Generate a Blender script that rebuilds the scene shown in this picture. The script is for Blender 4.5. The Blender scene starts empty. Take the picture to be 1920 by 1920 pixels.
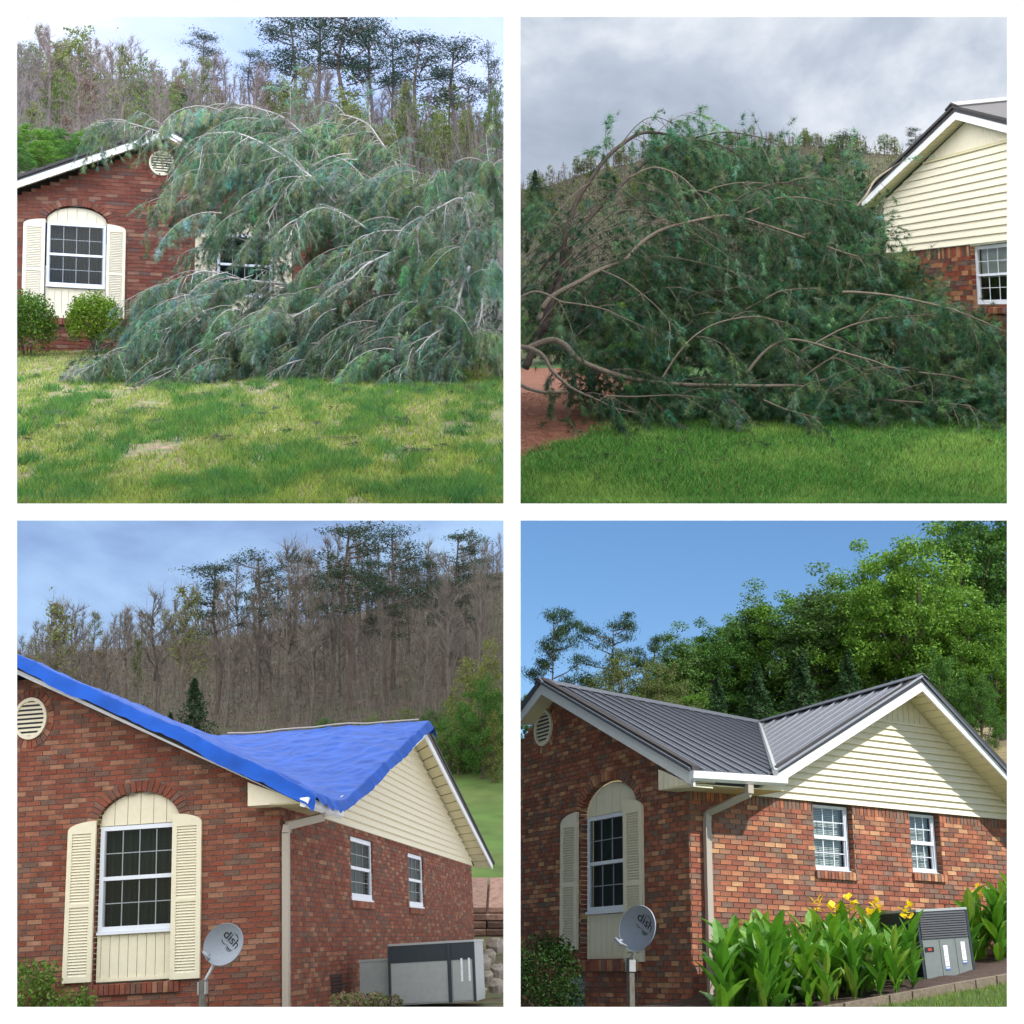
import bpy, math, random
import numpy as np
from mathutils import Matrix, Vector
rnd = random.Random(7)
rng = np.random.default_rng(7)
sc = bpy.context.scene
COL = sc.collection

# ------------------------------------------------------------------ camera, sky, sun, exposure
F = 2600.0                                   # focal length in pixels of a 1920 picture (48.75 mm on 36 mm)
# the "view frame": x right, y away, z up; the camera is pitched up so that the sunny yard is plumb in the world
UP = Vector((0.01936, 0.32591, 0.94520)).normalized()
YW = (Vector((0, 1, 0)) - UP * UP.y).normalized()
XW = YW.cross(UP)
M3 = Matrix((XW, YW, UP))
M4 = M3.to_4x4()

cam = bpy.data.cameras.new("camera")
cam.sensor_width = 36.0
cam.lens = 36.0 * F / 1920.0
cam.clip_start = 0.1
cam.clip_end = 3000
cam_ob = bpy.data.objects.new("camera", cam)
COL.objects.link(cam_ob)
cam_ob.matrix_world = M4 @ Matrix(((1, 0, 0, 0), (0, 0, -1, 0), (0, 1, 0, 0), (0, 0, 0, 1)))
sc.camera = cam_ob

# yard frames (rotation in the view frame, origin in the view frame)
def frame(R, T):
    m = Matrix(R).to_4x4()
    m.translation = Vector(T)
    return m
FR1 = frame(((-0.24192, -0.97030, 0), (0.96793, -0.24133, 0.06976), (-0.06768, 0.01688, 0.99756)), (-7.3523, 29.5, 3.5173))
FR2 = frame(((0.11026, 0.98816, -0.10665), (-0.98386, 0.09330, -0.15268), (-0.14092, 0.12176, 0.98250)), (10.6462, 32.0, 4.7877))
FR3 = frame(((0.12310, -0.99093, -0.05384), (0.94906, 0.10169, 0.29825), (-0.29007, -0.08781, 0.95297)), (-2.8878, 17.3, -6.1215))
FR4 = frame(((0.88887, -0.45776, 0.01936), (0.42723, 0.84336, 0.32591), (-0.16551, -0.28142, 0.94520)), (2.2885, 17.5, -6.2462))

SUN_LOCAL = Vector((0.295, -0.70, 0.647)).normalized()
SUN_W = (M3 @ (FR4.to_3x3() @ SUN_LOCAL)).normalized()
sun = bpy.data.lights.new("sun", 'SUN')
sun.energy = 4.8
sun.angle = math.radians(0.5)
sun.color = (1.0, 0.95, 0.86)
sun_ob = bpy.data.objects.new("sun", sun)
COL.objects.link(sun_ob)
sun_ob.rotation_euler = SUN_W.to_track_quat('Z', 'Y').to_euler()

world = bpy.data.worlds.new("World")
sc.world = world
world.use_nodes = True
wn = world.node_tree
wn.nodes.clear()
w_out = wn.nodes.new('ShaderNodeOutputWorld')
w_bg = wn.nodes.new('ShaderNodeBackground')
w_sky = wn.nodes.new('ShaderNodeTexSky')
w_sky.sky_type = 'NISHITA'
w_sky.sun_disc = False
w_sky.sun_elevation = math.asin(SUN_W.z)
w_sky.sun_rotation = math.atan2(SUN_W.x, SUN_W.y)
w_sky.altitude = 300
w_sky.air_density = 1.0
w_sky.dust_density = 0.05
w_sky.ozone_density = 3.0
w_bg.inputs['Strength'].default_value = 0.15
w_hs = wn.nodes.new('ShaderNodeHueSaturation')
w_hs.inputs['Saturation'].default_value = 1.14
wn.links.new(w_sky.outputs[0], w_hs.inputs['Color'])
wn.links.new(w_hs.outputs[0], w_bg.inputs[0])
wn.links.new(w_bg.outputs[0], w_out.inputs[0])

sc.view_settings.view_transform = 'Standard'
sc.view_settings.look = 'None'
sc.view_settings.exposure = 0.15
sc.view_settings.gamma = 1.0
sc.view_settings.use_curve_mapping = False
sc.render.engine = 'CYCLES'
cy = sc.cycles
cy.use_denoising = True
cy.denoiser = 'OPENIMAGEDENOISE'
cy.max_bounces = 5
cy.diffuse_bounces = 3
cy.glossy_bounces = 2
cy.transmission_bounces = 2
cy.transparent_max_bounces = 8
cy.caustics_reflective = False
cy.caustics_refractive = False
cy.use_adaptive_sampling = True
cy.adaptive_threshold = 0.02

# ------------------------------------------------------------------ helpers
def V(px, py, d):
    """point of the place that the photograph shows at pixel (px, py), d metres away (view frame)"""
    return Vector(((px - 960) / F * d, d, (960 - py) / F * d))

def pix(p):
    return (960 + F * p.x / p.y, 960 - F * p.z / p.y)

def vat(p):
    """placement matrix, axes along the view frame, at view-frame point p"""
    m = M4.copy()
    m.translation = M3 @ Vector(p)
    return m

def srgb(r, g, b):
    f = lambda c: (c / 255 / 12.92) if c / 255 <= 0.04045 else ((c / 255 + 0.055) / 1.055) ** 2.4
    return (f(r), f(g), f(b))

MATS = {}
def mat(name, col, rough=0.7, var=0.0, scale=8.0, bump=0.0, bscale=60.0, spec=0.3, metal=0.0, attr=False,
        trans=0.0, col2=None, detail=4.0, stretch=(1, 1, 1)):
    if name in MATS:
        return MATS[name]
    m = bpy.data.materials.new(name)
    m.use_nodes = True
    nt = m.node_tree
    b = nt.nodes['Principled BSDF']
    b.inputs['Roughness'].default_value = rough
    b.inputs['Specular IOR Level'].default_value = spec
    b.inputs['Metallic'].default_value = metal
    L = nt.links.new
    tc = nt.nodes.new('ShaderNodeTexCoord')
    mp = nt.nodes.new('ShaderNodeMapping')
    mp.inputs['Scale'].default_value = stretch
    L(tc.outputs['Object'], mp.inputs[0])
    c = nt.nodes.new('ShaderNodeRGB')
    c.outputs[0].default_value = (*col, 1)
    cur = c.outputs[0]
    if attr:
        at = nt.nodes.new('ShaderNodeAttribute')
        at.attribute_name = 'col'
        mx = nt.nodes.new('ShaderNodeMix'); mx.data_type = 'RGBA'; mx.blend_type = 'MULTIPLY'
        mx.inputs['Factor'].default_value = 1
        L(cur, mx.inputs[6]); L(at.outputs['Color'], mx.inputs[7])
        cur = mx.outputs[2]
    if var > 0 or col2:
        n = nt.nodes.new('ShaderNodeTexNoise')
        n.inputs['Scale'].default_value = scale
        n.inputs['Detail'].default_value = detail
        L(mp.outputs[0], n.inputs['Vector'])
        if col2:
            r = nt.nodes.new('ShaderNodeMapRange')
            r.inputs[1].default_value = 0.38; r.inputs[2].default_value = 0.62
            L(n.outputs['Fac'], r.inputs[0])
            mx = nt.nodes.new('ShaderNodeMix'); mx.data_type = 'RGBA'
            L(r.outputs[0], mx.inputs['Factor']); L(cur, mx.inputs[6]); mx.inputs[7].default_value = (*col2, 1)
            cur = mx.outputs[2]
        if var > 0:
            r = nt.nodes.new('ShaderNodeMapRange')
            r.inputs[1].default_value = 0.25; r.inputs[2].default_value = 0.75
            r.inputs[3].default_value = 1 - var; r.inputs[4].default_value = 1 + var
            n2 = nt.nodes.new('ShaderNodeTexNoise')
            n2.inputs['Scale'].default_value = scale * 2.3
            n2.inputs['Detail'].default_value = detail
            L(mp.outputs[0], n2.inputs['Vector'])
            L(n2.outputs['Fac'], r.inputs[0])
            mx = nt.nodes.new('ShaderNodeMix'); mx.data_type = 'RGBA'; mx.blend_type = 'MULTIPLY'
            mx.inputs['Factor'].default_value = 1
            L(cur, mx.inputs[6]); L(r.outputs[0], mx.inputs[7])
            cur = mx.outputs[2]
    L(cur, b.inputs['Base Color'])
    if bump > 0:
        n = nt.nodes.new('ShaderNodeTexNoise')
        n.inputs['Scale'].default_value = bscale
        n.inputs['Detail'].default_value = 5
        L(mp.outputs[0], n.inputs['Vector'])
        bp = nt.nodes.new('ShaderNodeBump')
        bp.inputs['Strength'].default_value = bump
        bp.inputs['Distance'].default_value = 0.02
        L(n.outputs['Fac'], bp.inputs['Height'])
        L(bp.outputs[0], b.inputs['Normal'])
    if trans > 0:
        tr = nt.nodes.new('ShaderNodeBsdfTranslucent')
        L(cur, tr.inputs[0])
        ms = nt.nodes.new('ShaderNodeMixShader')
        ms.inputs[0].default_value = trans
        out = nt.nodes['Material Output']
        L(b.outputs[0], ms.inputs[1]); L(tr.outputs[0], ms.inputs[2]); L(ms.outputs[0], out.inputs[0])
    MATS[name] = m
    return m

def glass_mat(name, tint, refl=0.12, top=.8):
    m = bpy.data.materials.new(name); m.use_nodes = True
    nt = m.node_tree; nt.nodes.clear(); L = nt.links.new
    out = nt.nodes.new('ShaderNodeOutputMaterial')
    g = nt.nodes.new('ShaderNodeBsdfGlossy'); g.inputs['Roughness'].default_value = 0.03
    t = nt.nodes.new('ShaderNodeBsdfTransparent'); t.inputs[0].default_value = (*tint, 1)
    lw = nt.nodes.new('ShaderNodeLayerWeight'); lw.inputs[0].default_value = 0.12
    mr = nt.nodes.new('ShaderNodeMapRange'); mr.inputs[3].default_value = refl; mr.inputs[4].default_value = top
    L(lw.outputs['Fresnel'], mr.inputs[0])
    ms = nt.nodes.new('ShaderNodeMixShader')
    L(mr.outputs[0], ms.inputs[0]); L(t.outputs[0], ms.inputs[1]); L(g.outputs[0], ms.inputs[2]); L(ms.outputs[0], out.inputs[0])
    return m

class MB:
    """collects polygons with a colour per face; builds ONE mesh"""
    def __init__(s):
        s.v = []; s.f = []; s.c = []
    def face(s, pts, c=(1, 1, 1)):
        i = len(s.v)
        s.v += [tuple(p) for p in pts]
        s.f.append(tuple(range(i, i + len(pts)))); s.c.append(c)
    def box(s, a, b, c=(1, 1, 1), skip=()):
        x0, y0, z0 = a; x1, y1, z1 = b
        i = len(s.v)
        s.v += [(x0, y0, z0), (x1, y0, z0), (x1, y1, z0), (x0, y1, z0), (x0, y0, z1), (x1, y0, z1), (x1, y1, z1), (x0, y1, z1)]
        q = {'-z': (0, 3, 2, 1), '+z': (4, 5, 6, 7), '-y': (0, 1, 5, 4), '+x': (1, 2, 6, 5), '+y': (2, 3, 7, 6), '-x': (3, 0, 4, 7)}
        for k, f in q.items():
            if k in skip: continue
            s.f.append(tuple(i + j for j in f)); s.c.append(c)
    def hexa(s, p, c=(1, 1, 1)):
        """8 corners: bottom ring 0-3, top ring 4-7"""
        i = len(s.v); s.v += [tuple(q) for q in p]
        for f in ((0, 3, 2, 1), (4, 5, 6, 7), (0, 1, 5, 4), (1, 2, 6, 5), (2, 3, 7, 6), (3, 0, 4, 7)):
            s.f.append(tuple(i + j for j in f)); s.c.append(c)
    def prism(s, poly, off, c=(1, 1, 1)):
        """polygon (list of points) extruded by vector off"""
        n = len(poly); i = len(s.v); off = Vector(off)
        s.v += [tuple(p) for p in poly] + [tuple(Vector(p) + off) for p in poly]
        s.f.append(tuple(i + j for j in range(n))); s.c.append(c)
        s.f.append(tuple(i + n + j for j in reversed(range(n)))); s.c.append(c)
        for j in range(n):
            k = (j + 1) % n
            s.f.append((i + k, i + j, i + n + j, i + n + k)); s.c.append(c)
    def tube(s, pts, r0, r1=None, n=6, c=(1, 1, 1), cap=True):
        pts = [Vector(p) for p in pts]
        if r1 is None: r1 = r0
        base = len(s.v); m = len(pts)
        for k, p in enumerate(pts):
            t = (pts[min(k + 1, m - 1)] - pts[max(k - 1, 0)])
            if t.length < 1e-6: t = Vector((0, 0, 1))
            t.normalize()
            a = t.cross(Vector((0.31, 0.17, 0.93)))
            if a.length < 0.05: a = t.cross(Vector((1, 0, 0)))
            a.normalize(); b = t.cross(a)
            r = r0 + (r1 - r0) * k / max(1, m - 1)
            for j in range(n):
                an = 2 * math.pi * j / n
                s.v.append(tuple(p + a * (r * math.cos(an)) + b * (r * math.sin(an))))
        for k in range(m - 1):
            for j in range(n):
                s.f.append((base + k * n + j, base + k * n + (j + 1) % n, base + (k + 1) * n + (j + 1) % n, base + (k + 1) * n + j)); s.c.append(c)
        if cap:
            s.f.append(tuple(base + j for j in reversed(range(n)))); s.c.append(c)
            s.f.append(tuple(base + (m - 1) * n + j for j in range(n))); s.c.append(c)
    def mesh(s, name, m=None, smooth=False):
        me = bpy.data.meshes.new(name)
        me.from_pydata(s.v, [], s.f)
        a = me.attributes.new('col', 'FLOAT_COLOR', 'FACE')
        a.data.foreach_set('color', np.array([(*c, 1) for c in s.c], np.float32).ravel())
        if m: me.materials.append(m)
        if smooth: me.polygons.foreach_set('use_smooth', [True] * len(me.polygons))
        me.update()
        return me

def tri_mesh(name, P, C, m):
    """P (n,k,3) polygons of k corners each, C (n,3)"""
    n, k = P.shape[:2]
    me = bpy.data.meshes.new(name)
    me.vertices.add(n * k); me.loops.add(n * k); me.polygons.add(n)
    me.vertices.foreach_set('co', P.astype(np.float32).ravel())
    me.loops.foreach_set('vertex_index', np.arange(n * k, dtype=np.int32))
    me.polygons.foreach_set('loop_start', np.arange(0, n * k, k, dtype=np.int32))
    me.update(calc_edges=True)
    a = me.attributes.new('col', 'FLOAT_COLOR', 'FACE')
    a.data.foreach_set('color', np.concatenate([C, np.ones((n, 1))], 1).astype(np.float32).ravel())
    me.materials.append(m)
    return me

def put(name, data, parent=None, mw=None, ml=None, **props):
    o = bpy.data.objects.new(name, data)
    COL.objects.link(o)
    if parent is not None:
        o.parent = parent
        if ml is not None: o.matrix_local = ml
    elif mw is not None:
        o.matrix_world = mw
    for k, v in props.items():
        o[k] = v
    return o

def thing(name, label, cat, mw, group=None, data=None):
    o = put(name, data, mw=mw, label=label, category=cat)
    if group: o['group'] = group
    return o

def copy_tree(o, mw, label=None):
    c = o.copy(); COL.objects.link(c)
    c.matrix_world = mw
    if label: c['label'] = label
    for ch in o.children:
        d = ch.copy(); COL.objects.link(d); d.parent = c; d.matrix_parent_inverse = ch.matrix_parent_inverse.copy(); d.matrix_local = ch.matrix_local.copy()
    return c

def vnoise(x, y, seed=0):
    xi = np.floor(x).astype(np.int64); yi = np.floor(y).astype(np.int64)
    fx = x - xi; fy = y - yi
    fx = fx * fx * (3 - 2 * fx); fy = fy * fy * (3 - 2 * fy)
    def h(a, b):
        n = (a * 374761393 + b * 668265263 + seed * 982451653) & 0x7fffffff
        n = ((n ^ (n >> 13)) * 1274126177) & 0x7fffffff
        return ((n ^ (n >> 16)) & 0xffff) / 65535.0
    return (h(xi, yi) * (1 - fx) + h(xi + 1, yi) * fx) * (1 - fy) + (h(xi, yi + 1) * (1 - fx) + h(xi + 1, yi + 1) * fx) * fy

def fbm(x, y, seed=0):
    return (vnoise(x, y, seed) * 0.55 + vnoise(x * 2.1, y * 2.1, seed + 1) * 0.3 + vnoise(x * 4.3, y * 4.3, seed + 2) * 0.15)

def in_poly(px, py, poly):
    c = False; j = len(poly) - 1
    for i in range(len(poly)):
        xi, yi = poly[i]; xj, yj = poly[j]
        if (yi > py) != (yj > py) and px < (xj - xi) * (py - yi) / (yj - yi) + xi: c = not c
        j = i
    return c

# ------------------------------------------------------------------ materials
m_mortar = mat('mortar', (0.17, 0.145, 0.125), 0.95, 0.15, 20, 0.3, 80)
m_brick = mat('brick', (1, 1, 1), 0.9, 0.30, 2.6, 0.5, 70, 0.15, attr=True)
m_cream = mat('cream_paint', srgb(226, 217, 192), 0.55, 0.04, 6, 0.05, 40)
m_cream_dark = mat('soffit_vinyl', srgb(214, 204, 165), 0.6, 0.05, 6)
m_white = mat('white_trim', (0.78, 0.79, 0.80), 0.45, 0.04, 8)
m_vinyl = mat('window_vinyl', (0.74, 0.77, 0.84), 0.35, 0.03, 8)
m_darkmetal = mat('dark_trim', (0.035, 0.03, 0.03), 0.4, 0.1, 6, spec=0.5)
m_roof = mat('roof_steel', (0.115, 0.125, 0.15), 0.55, 0.06, 3, 0.06, 25, 0.3, 0.2)
m_shingle = mat('roof_dark', (0.05, 0.045, 0.045), 0.8, 0.25, 12, 0.4, 60)
m_tarp = mat('tarpaulin_blue', (0.010, 0.068, 0.34), 0.6, 0.25, 1.1, 0.35, 9, 0.1)
m_bark = mat('bark', (1, 1, 1), 0.9, 0.3, 9, 0.6, 40, 0.1, attr=True)
m_needle = mat('pine_needles', (1, 1, 1), 0.65, 0, spec=0.12, attr=True, trans=0.25)
m_leaf = mat('leaves', (1, 1, 1), 0.55, 0, spec=0.25, attr=True, trans=0.35)
m_grass = mat('grass_blades', (1, 1, 1), 0.6, 0, spec=0.2, attr=True, trans=0.3)
m_interior = mat('room_dark', (0.012, 0.016, 0.018), 0.9)
m_curtain = mat('curtain', (0.03, 0.05, 0.053), 0.9, 0.3, 3, stretch=(1, 14, 1))
m_blind = mat('blind', (0.62, 0.64, 0.6), 0.6)
m_post = mat('weathered_post', (0.16, 0.15, 0.13), 0.9, 0.3, 5, 0.4, 30, stretch=(6, 6, 1))
m_dish = mat('dish_grey', (0.27, 0.30, 0.35), 0.4, 0.05, 8)
m_galv = mat('galvanised', (0.45, 0.46, 0.47), 0.45, 0.1, 12, metal=0.4)
m_ink = mat('black_print', (0.02, 0.02, 0.025), 0.6)
m_acpanel = mat('air_unit_panel', (0.18, 0.20, 0.19), 0.5, 0.06, 5)
m_acdark = mat('air_unit_dark', (0.03, 0.04, 0.05), 0.5, 0.1, 8)
m_acgrille = mat('air_unit_grille', (0.04, 0.042, 0.05), 0.5, 0.1, 8)
m_sticker = mat('sticker', (0.75, 0.77, 0.80), 0.5, 0.25, 30)
m_red = mat('red_print', (0.45, 0.06, 0.04), 0.5)
m_blueprint = mat('blue_print', (0.08, 0.16, 0.4), 0.5)
m_yellow = mat('yellow_petals', (0.88, 0.66, 0.02), 0.5, 0.15, 20, trans=0.3)
m_canna = mat('canna_leaf', (1, 1, 1), 0.35, 0.18, 9, 0.15, 30, 0.45, attr=True, trans=0.35)
m_mulch = mat('mulch', (0.07, 0.045, 0.035), 0.95, 0.5, 25, 0.9, 50)
m_straw = mat('pine_straw', (0.17, 0.065, 0.04), 0.95, 0.6, 9, 1.0, 40, stretch=(1, 2.5, 1), col2=(0.23, 0.10, 0.06))
m_dirt1 = mat('lawn_soil', (0.12, 0.15, 0.04), 0.95, 0.35, 5, 0.5, 30, col2=(0.24, 0.16, 0.10))
m_dirt2 = mat('lawn_soil_green', (0.05, 0.10, 0.03), 0.95, 0.35, 5, 0.5, 30)
m_hill1 = mat('hill_floor', (0.075, 0.058, 0.045), 0.95, 0.5, 0.35, 0.6, 2.5, col2=(0.055, 0.06, 0.03))
m_hill2 = mat('far_hill_floor', (0.075, 0.072, 0.042), 0.95, 0.5, 0.09, 0.5, 0.8, col2=(0.065, 0.07, 0.032))
m_grassfar = mat('rough_grass', (0.08, 0.13, 0.03), 0.95, 0.4, 0.5, 0.5, 3, col2=(0.11, 0.13, 0.045))
m_drygrass = mat('dry_grass', (0.20, 0.16, 0.08), 0.95, 0.35, 0.8, 0.5, 3)
m_wall = mat('gallery_paint', (0.95, 0.925, 0.885), 0.8, 0.01, 3)
m_block = mat('edging_block', (0.19, 0.15, 0.11), 0.95, 0.25, 8, 0.5, 40)
m_timber = mat('timber', (0.20, 0.13, 0.10), 0.9, 0.35, 4, 0.4, 20, attr=True)
m_stone = mat('stone', (0.30, 0.27, 0.23), 0.95, 0.3, 5, 0.6, 15)
g_dark = glass_mat('glass_dark', (0.55, 0.62, 0.62), 0.025, .35)
g_clear = glass_mat('glass_clear', (0.75, 0.8, 0.8), 0.08)

def sky_mat(name, centre, up, stops, scale, strength, zen, blue=None, stretch=(1, 1, 2.2), seedv=(0, 0, 0), glow=None):
    """overcast sky that gives off light: clouds by direction from the yard, brighter overhead"""
    m = bpy.data.materials.new(name); m.use_nodes = True
    nt = m.node_tree; nt.nodes.clear(); L = nt.links.new; N = nt.nodes.new
    out = N('ShaderNodeOutputMaterial'); em = N('ShaderNodeEmission')
    geo = N('ShaderNodeNewGeometry')
    sub = N('ShaderNodeVectorMath'); sub.operation = 'SUBTRACT'; sub.inputs[1].default_value = M3 @ Vector(centre)
    L(geo.outputs['Position'], sub.inputs[0])
    nrm = N('ShaderNodeVectorMath'); nrm.operation = 'NORMALIZE'; L(sub.outputs[0], nrm.inputs[0])
    mp = N('ShaderNodeMapping'); mp.inputs['Scale'].default_value = stretch; mp.inputs['Location'].default_value = seedv
    L(nrm.outputs[0], mp.inputs[0])
    n = N('ShaderNodeTexNoise'); n.inputs['Scale'].default_value = scale; n.inputs['Detail'].default_value = 7
    n.inputs['Roughness'].default_value = 0.56; n.inputs['Distortion'].default_value = 0.25
    L(mp.outputs[0], n.inputs['Vector'])
    cr = N('ShaderNodeValToRGB')
    els = cr.color_ramp.elements
    els[0].position, els[0].color = stops[0][0], (*stops[0][1], 1)
    els[1].position, els[1].color = stops[-1][0], (*stops[-1][1], 1)
    for p, c in stops[1:-1]:
        e = els.new(p); e.color = (*c, 1)
    L(n.outputs['Fac'], cr.inputs[0])
    dt = N('ShaderNodeVectorMath'); dt.operation = 'DOT_PRODUCT'; dt.inputs[1].default_value = (M3 @ Vector(up)).normalized()
    L(nrm.outputs[0], dt.inputs[0])
    mr = N('ShaderNodeMapRange'); mr.inputs[1].default_value = 0.42; mr.inputs[2].default_value = 1.0
    mr.inputs[3].default_value = 1.0; mr.inputs[4].default_value = zen
    L(dt.outputs['Value'], mr.inputs[0])
    ml = N('ShaderNodeMath'); ml.operation = 'MULTIPLY'; ml.inputs[1].default_value = strength
    L(mr.outputs[0], ml.inputs[0])
    bf = N('ShaderNodeMapRange'); bf.inputs[3].default_value = 1.0; bf.inputs[4].default_value = 0.20  # weak glow on the back, added fill for the sunny yard
    L(geo.outputs['Backfacing'], bf.inputs[0])
    m2 = N('ShaderNodeMath'); m2.operation = 'MULTIPLY'; L(ml.outputs[0], m2.inputs[0]); L(bf.outputs[0], m2.inputs[1]); ml = m2
    L(cr.outputs[0], em.inputs[0]); L(ml.outputs[0], em.inputs[1]); L(em.outputs[0], out.inputs[0])
    return m

# ------------------------------------------------------------------ the white wall with its four openings, and the sky and added light sheets over the yards
GD = 9.0
def build_wall():
    k = GD / F
    b = MB()
    xs = [-1500, -928, -16, 16, 928, 1500]
    t, ch = 0.10, 0.035
    O = [(-928, -16), (16, 928)]
    # front and back faces as strips, reveals splayed outwards
    for iy, (z0, z1) in enumerate(((-1500, -928), (-928, -16), (-16, 16), (16, 928), (928, 1500))):
        for ix, (x0, x1) in enumerate(((-1500, -928), (-928, -16), (-16, 16), (16, 928), (928, 1500))):
            if ix in (1, 3) and iy in (1, 3):
                s = 0.4 * t / k / 10
                w = 28
                a = [(x0, z0), (x1, z0), (x1, z1), (x0, z1)]
                o = [(x0 - (w if ix == 1 else 8), z0 - (w if iy == 1 else 8)), (x1 + (8 if ix == 1 else w), z0 - (w if iy == 1 else 8)),
                     (x1 + (8 if ix == 1 else w), z1 + (8 if iy == 1 else w)), (x0 - (w if ix == 1 else 8), z1 + (8 if iy == 1 else w))]
                for j in range(4):
                    q = (j + 1) % 4
                    b.face([(a[j][0] * k, GD, a[j][1] * k), (a[q][0] * k, GD, a[q][1] * k),
                            (o[q][0] * k, GD + t, o[q][1] * k), (o[j][0] * k, GD + t, o[j][1] * k)])
                continue
            b.face([(x0 * k, GD, z0 * k), (x1 * k, GD, z0 * k), (x1 * k, GD, z1 * k), (x0 * k, GD, z1 * k)])
    put('display_wall', b.mesh('display_wall', m_wall), mw=M4, kind='structure')
    p = MB()
    p.box((-0.025, GD + 0.1, 0.025), (0.025, 21.9, 9.0))
    p.box((-0.025, GD + 0.1, -9.0), (0.025, 14.0, -0.025))
    put('partition_wall', p.mesh('partition_wall', m_wall), mw=M4, kind='structure')
    g = MB()  # unseen ground sheet added to bounce sunlight onto the white wall
    g.face([(-30, -30, -9), (30, -30, -9), (30, GD, -5.3), (-30, GD, -5.3)])
    put('bounce_sheet', g.mesh('bounce_sheet', mat('bounce_pale', (0.6, 0.58, 0.55), 0.9, 0.1, 2, 0.2, 20)), mw=M4, kind='structure')
build_wall()

def light_sheet_mat(name, col, strength, back=.05, bcol=None):
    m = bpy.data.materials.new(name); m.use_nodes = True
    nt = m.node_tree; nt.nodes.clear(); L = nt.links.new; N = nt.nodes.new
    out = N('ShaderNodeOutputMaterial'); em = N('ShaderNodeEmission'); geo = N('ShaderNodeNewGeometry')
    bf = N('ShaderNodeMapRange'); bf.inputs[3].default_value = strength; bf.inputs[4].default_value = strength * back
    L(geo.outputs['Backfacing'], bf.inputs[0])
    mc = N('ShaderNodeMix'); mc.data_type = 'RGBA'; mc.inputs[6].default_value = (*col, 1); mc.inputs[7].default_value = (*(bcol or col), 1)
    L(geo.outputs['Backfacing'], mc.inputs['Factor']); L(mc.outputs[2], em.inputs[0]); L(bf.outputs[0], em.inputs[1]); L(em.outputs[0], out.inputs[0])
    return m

def sky_box(name, faces, m, inside):
    b = MB(); inside = Vector(inside)
    for f in faces:
        f = [Vector(p) for p in f]; n = (f[1] - f[0]).cross(f[2] - f[0])
        b.face(f if n.dot(inside - f[0]) > 0 else f[::-1])       # front sides shine inwards, backs glow weakly as added fill
    return put(name, b.mesh(name, m), mw=M4, kind='structure')

sk1 = sky_mat('sky_bright_overcast', (-6, 20, 3), (0, 0.07, 1),
              [(0.30, srgb(150, 180, 235)), (0.45, srgb(200, 215, 248)), (0.55, (1.0, 1.0, 1.0)), (0.8, (1.1, 1.1, 1.1))], 1.9, 1.4, 5.6, seedv=(0.7, 0, 0.2))
X0, X1, Y1, Z1 = -0.045, -150, 320, 150
sky_box('sky', [[(X0, GD + .12, 0), (X0, Y1, 0), (X0, Y1, Z1), (X0, GD + .12, Z1)],
                [(X0, Y1, 0), (X1, Y1, 0), (X1, Y1, Z1), (X0, Y1, Z1)],
                [(X1, GD + .12, 0), (X1, Y1, 0), (X1, Y1, Z1), (X1, GD + .12, Z1)],
                [(X0, GD + .12, Z1), (X0, Y1, Z1), (X1, Y1, Z1), (X1, GD + .12, Z1)],
                [(X1, GD + .12, 3.9), (-3.6, GD + .12, 3.9), (-3.6, GD + .12, Z1), (X1, GD + .12, Z1)]], sk1, (-10, 40, 10))
sk3 = sky_mat('sky_blue_grey_cloud', (-5, 16, -6), (0, 0.30, 0.95),
              [(0.36, srgb(125, 152, 196)), (0.46, srgb(146, 176, 222)), (0.56, srgb(170, 203, 242)), (0.66, srgb(192, 220, 250))], 2.8, 1.0, 3.0, seedv=(2.1, 0, 1.2))
Z3, Zb = -0.05, -110
sky_box('sky', [
                [(X0, Y1, Zb), (X1, Y1, Zb), (X1, Y1, Z3), (X0, Y1, Z3)],
                [(X1, GD + .12, Zb), (X1, Y1, Zb), (X1, Y1, Z3), (X1, GD + .12, Z3)]], sk3, (-10, 40, -10))
sky_box('unseen_light_deck', [[(X0, GD + .12, Z3), (X0, Y1, Z3), (X1, Y1, Z3), (X1, GD + .12, Z3)]], light_sheet_mat('light_deck_blue_grey', (.95, .97, 1.0), 2.3), (-10, 40, -10))  # unseen ceiling sheet added to light the tarpaulin yard
sky_box('unseen_fill_sheet', [[(X0, GD + .12, Zb), (X0, Y1, Zb), (X0, Y1, Z3), (X0, GD + .12, Z3)]], light_sheet_mat('fill_sheet_grey', (.92, .95, 1.0), 1.0, .30, (.50, .60, .66)), (-10, 40, -10))  # unseen sheet added to light the side wall; back fills the sunny yard
sk2 = sky_mat('sky_heavy_cloud', (7, 24, 1), (-0.1, -0.15, 0.98),
              [(0.32, srgb(150, 162, 180)), (0.43, srgb(170, 182, 200)), (0.52, srgb(190, 200, 216)), (0.60, srgb(222, 229, 239)), (0.69, (0.98, 0.98, 1))],
              4.6, 0.96, 1.5, stretch=(1, 1, 1.7), seedv=(0.35, 0.2, 0.5))
sky_box('sky', [[(0.08, 22, 0), (0.08, 640, 0), (0.08, 640, 300), (0.08, 22, 9)],
                [(0.08, 640, 0), (500, 640, 0), (500, 640, 300), (0.08, 640, 300)]], sk2, (10, 200, 20))
sky_box('unseen_light_deck', [[(0.08, 20.5, 8.6), (40, 20.5, 8.6), (40, 47, 18.2), (0.08, 47, 18.2)],
                [(0.08, 180, 235), (500, 180, 235), (500, 640, 300), (0.08, 640, 300)]], light_sheet_mat('light_deck_grey', (.95, .97, 1.0), 4.8), (10, 200, 5))  # unseen sheets added to light the heap yard and block its sun

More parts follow.
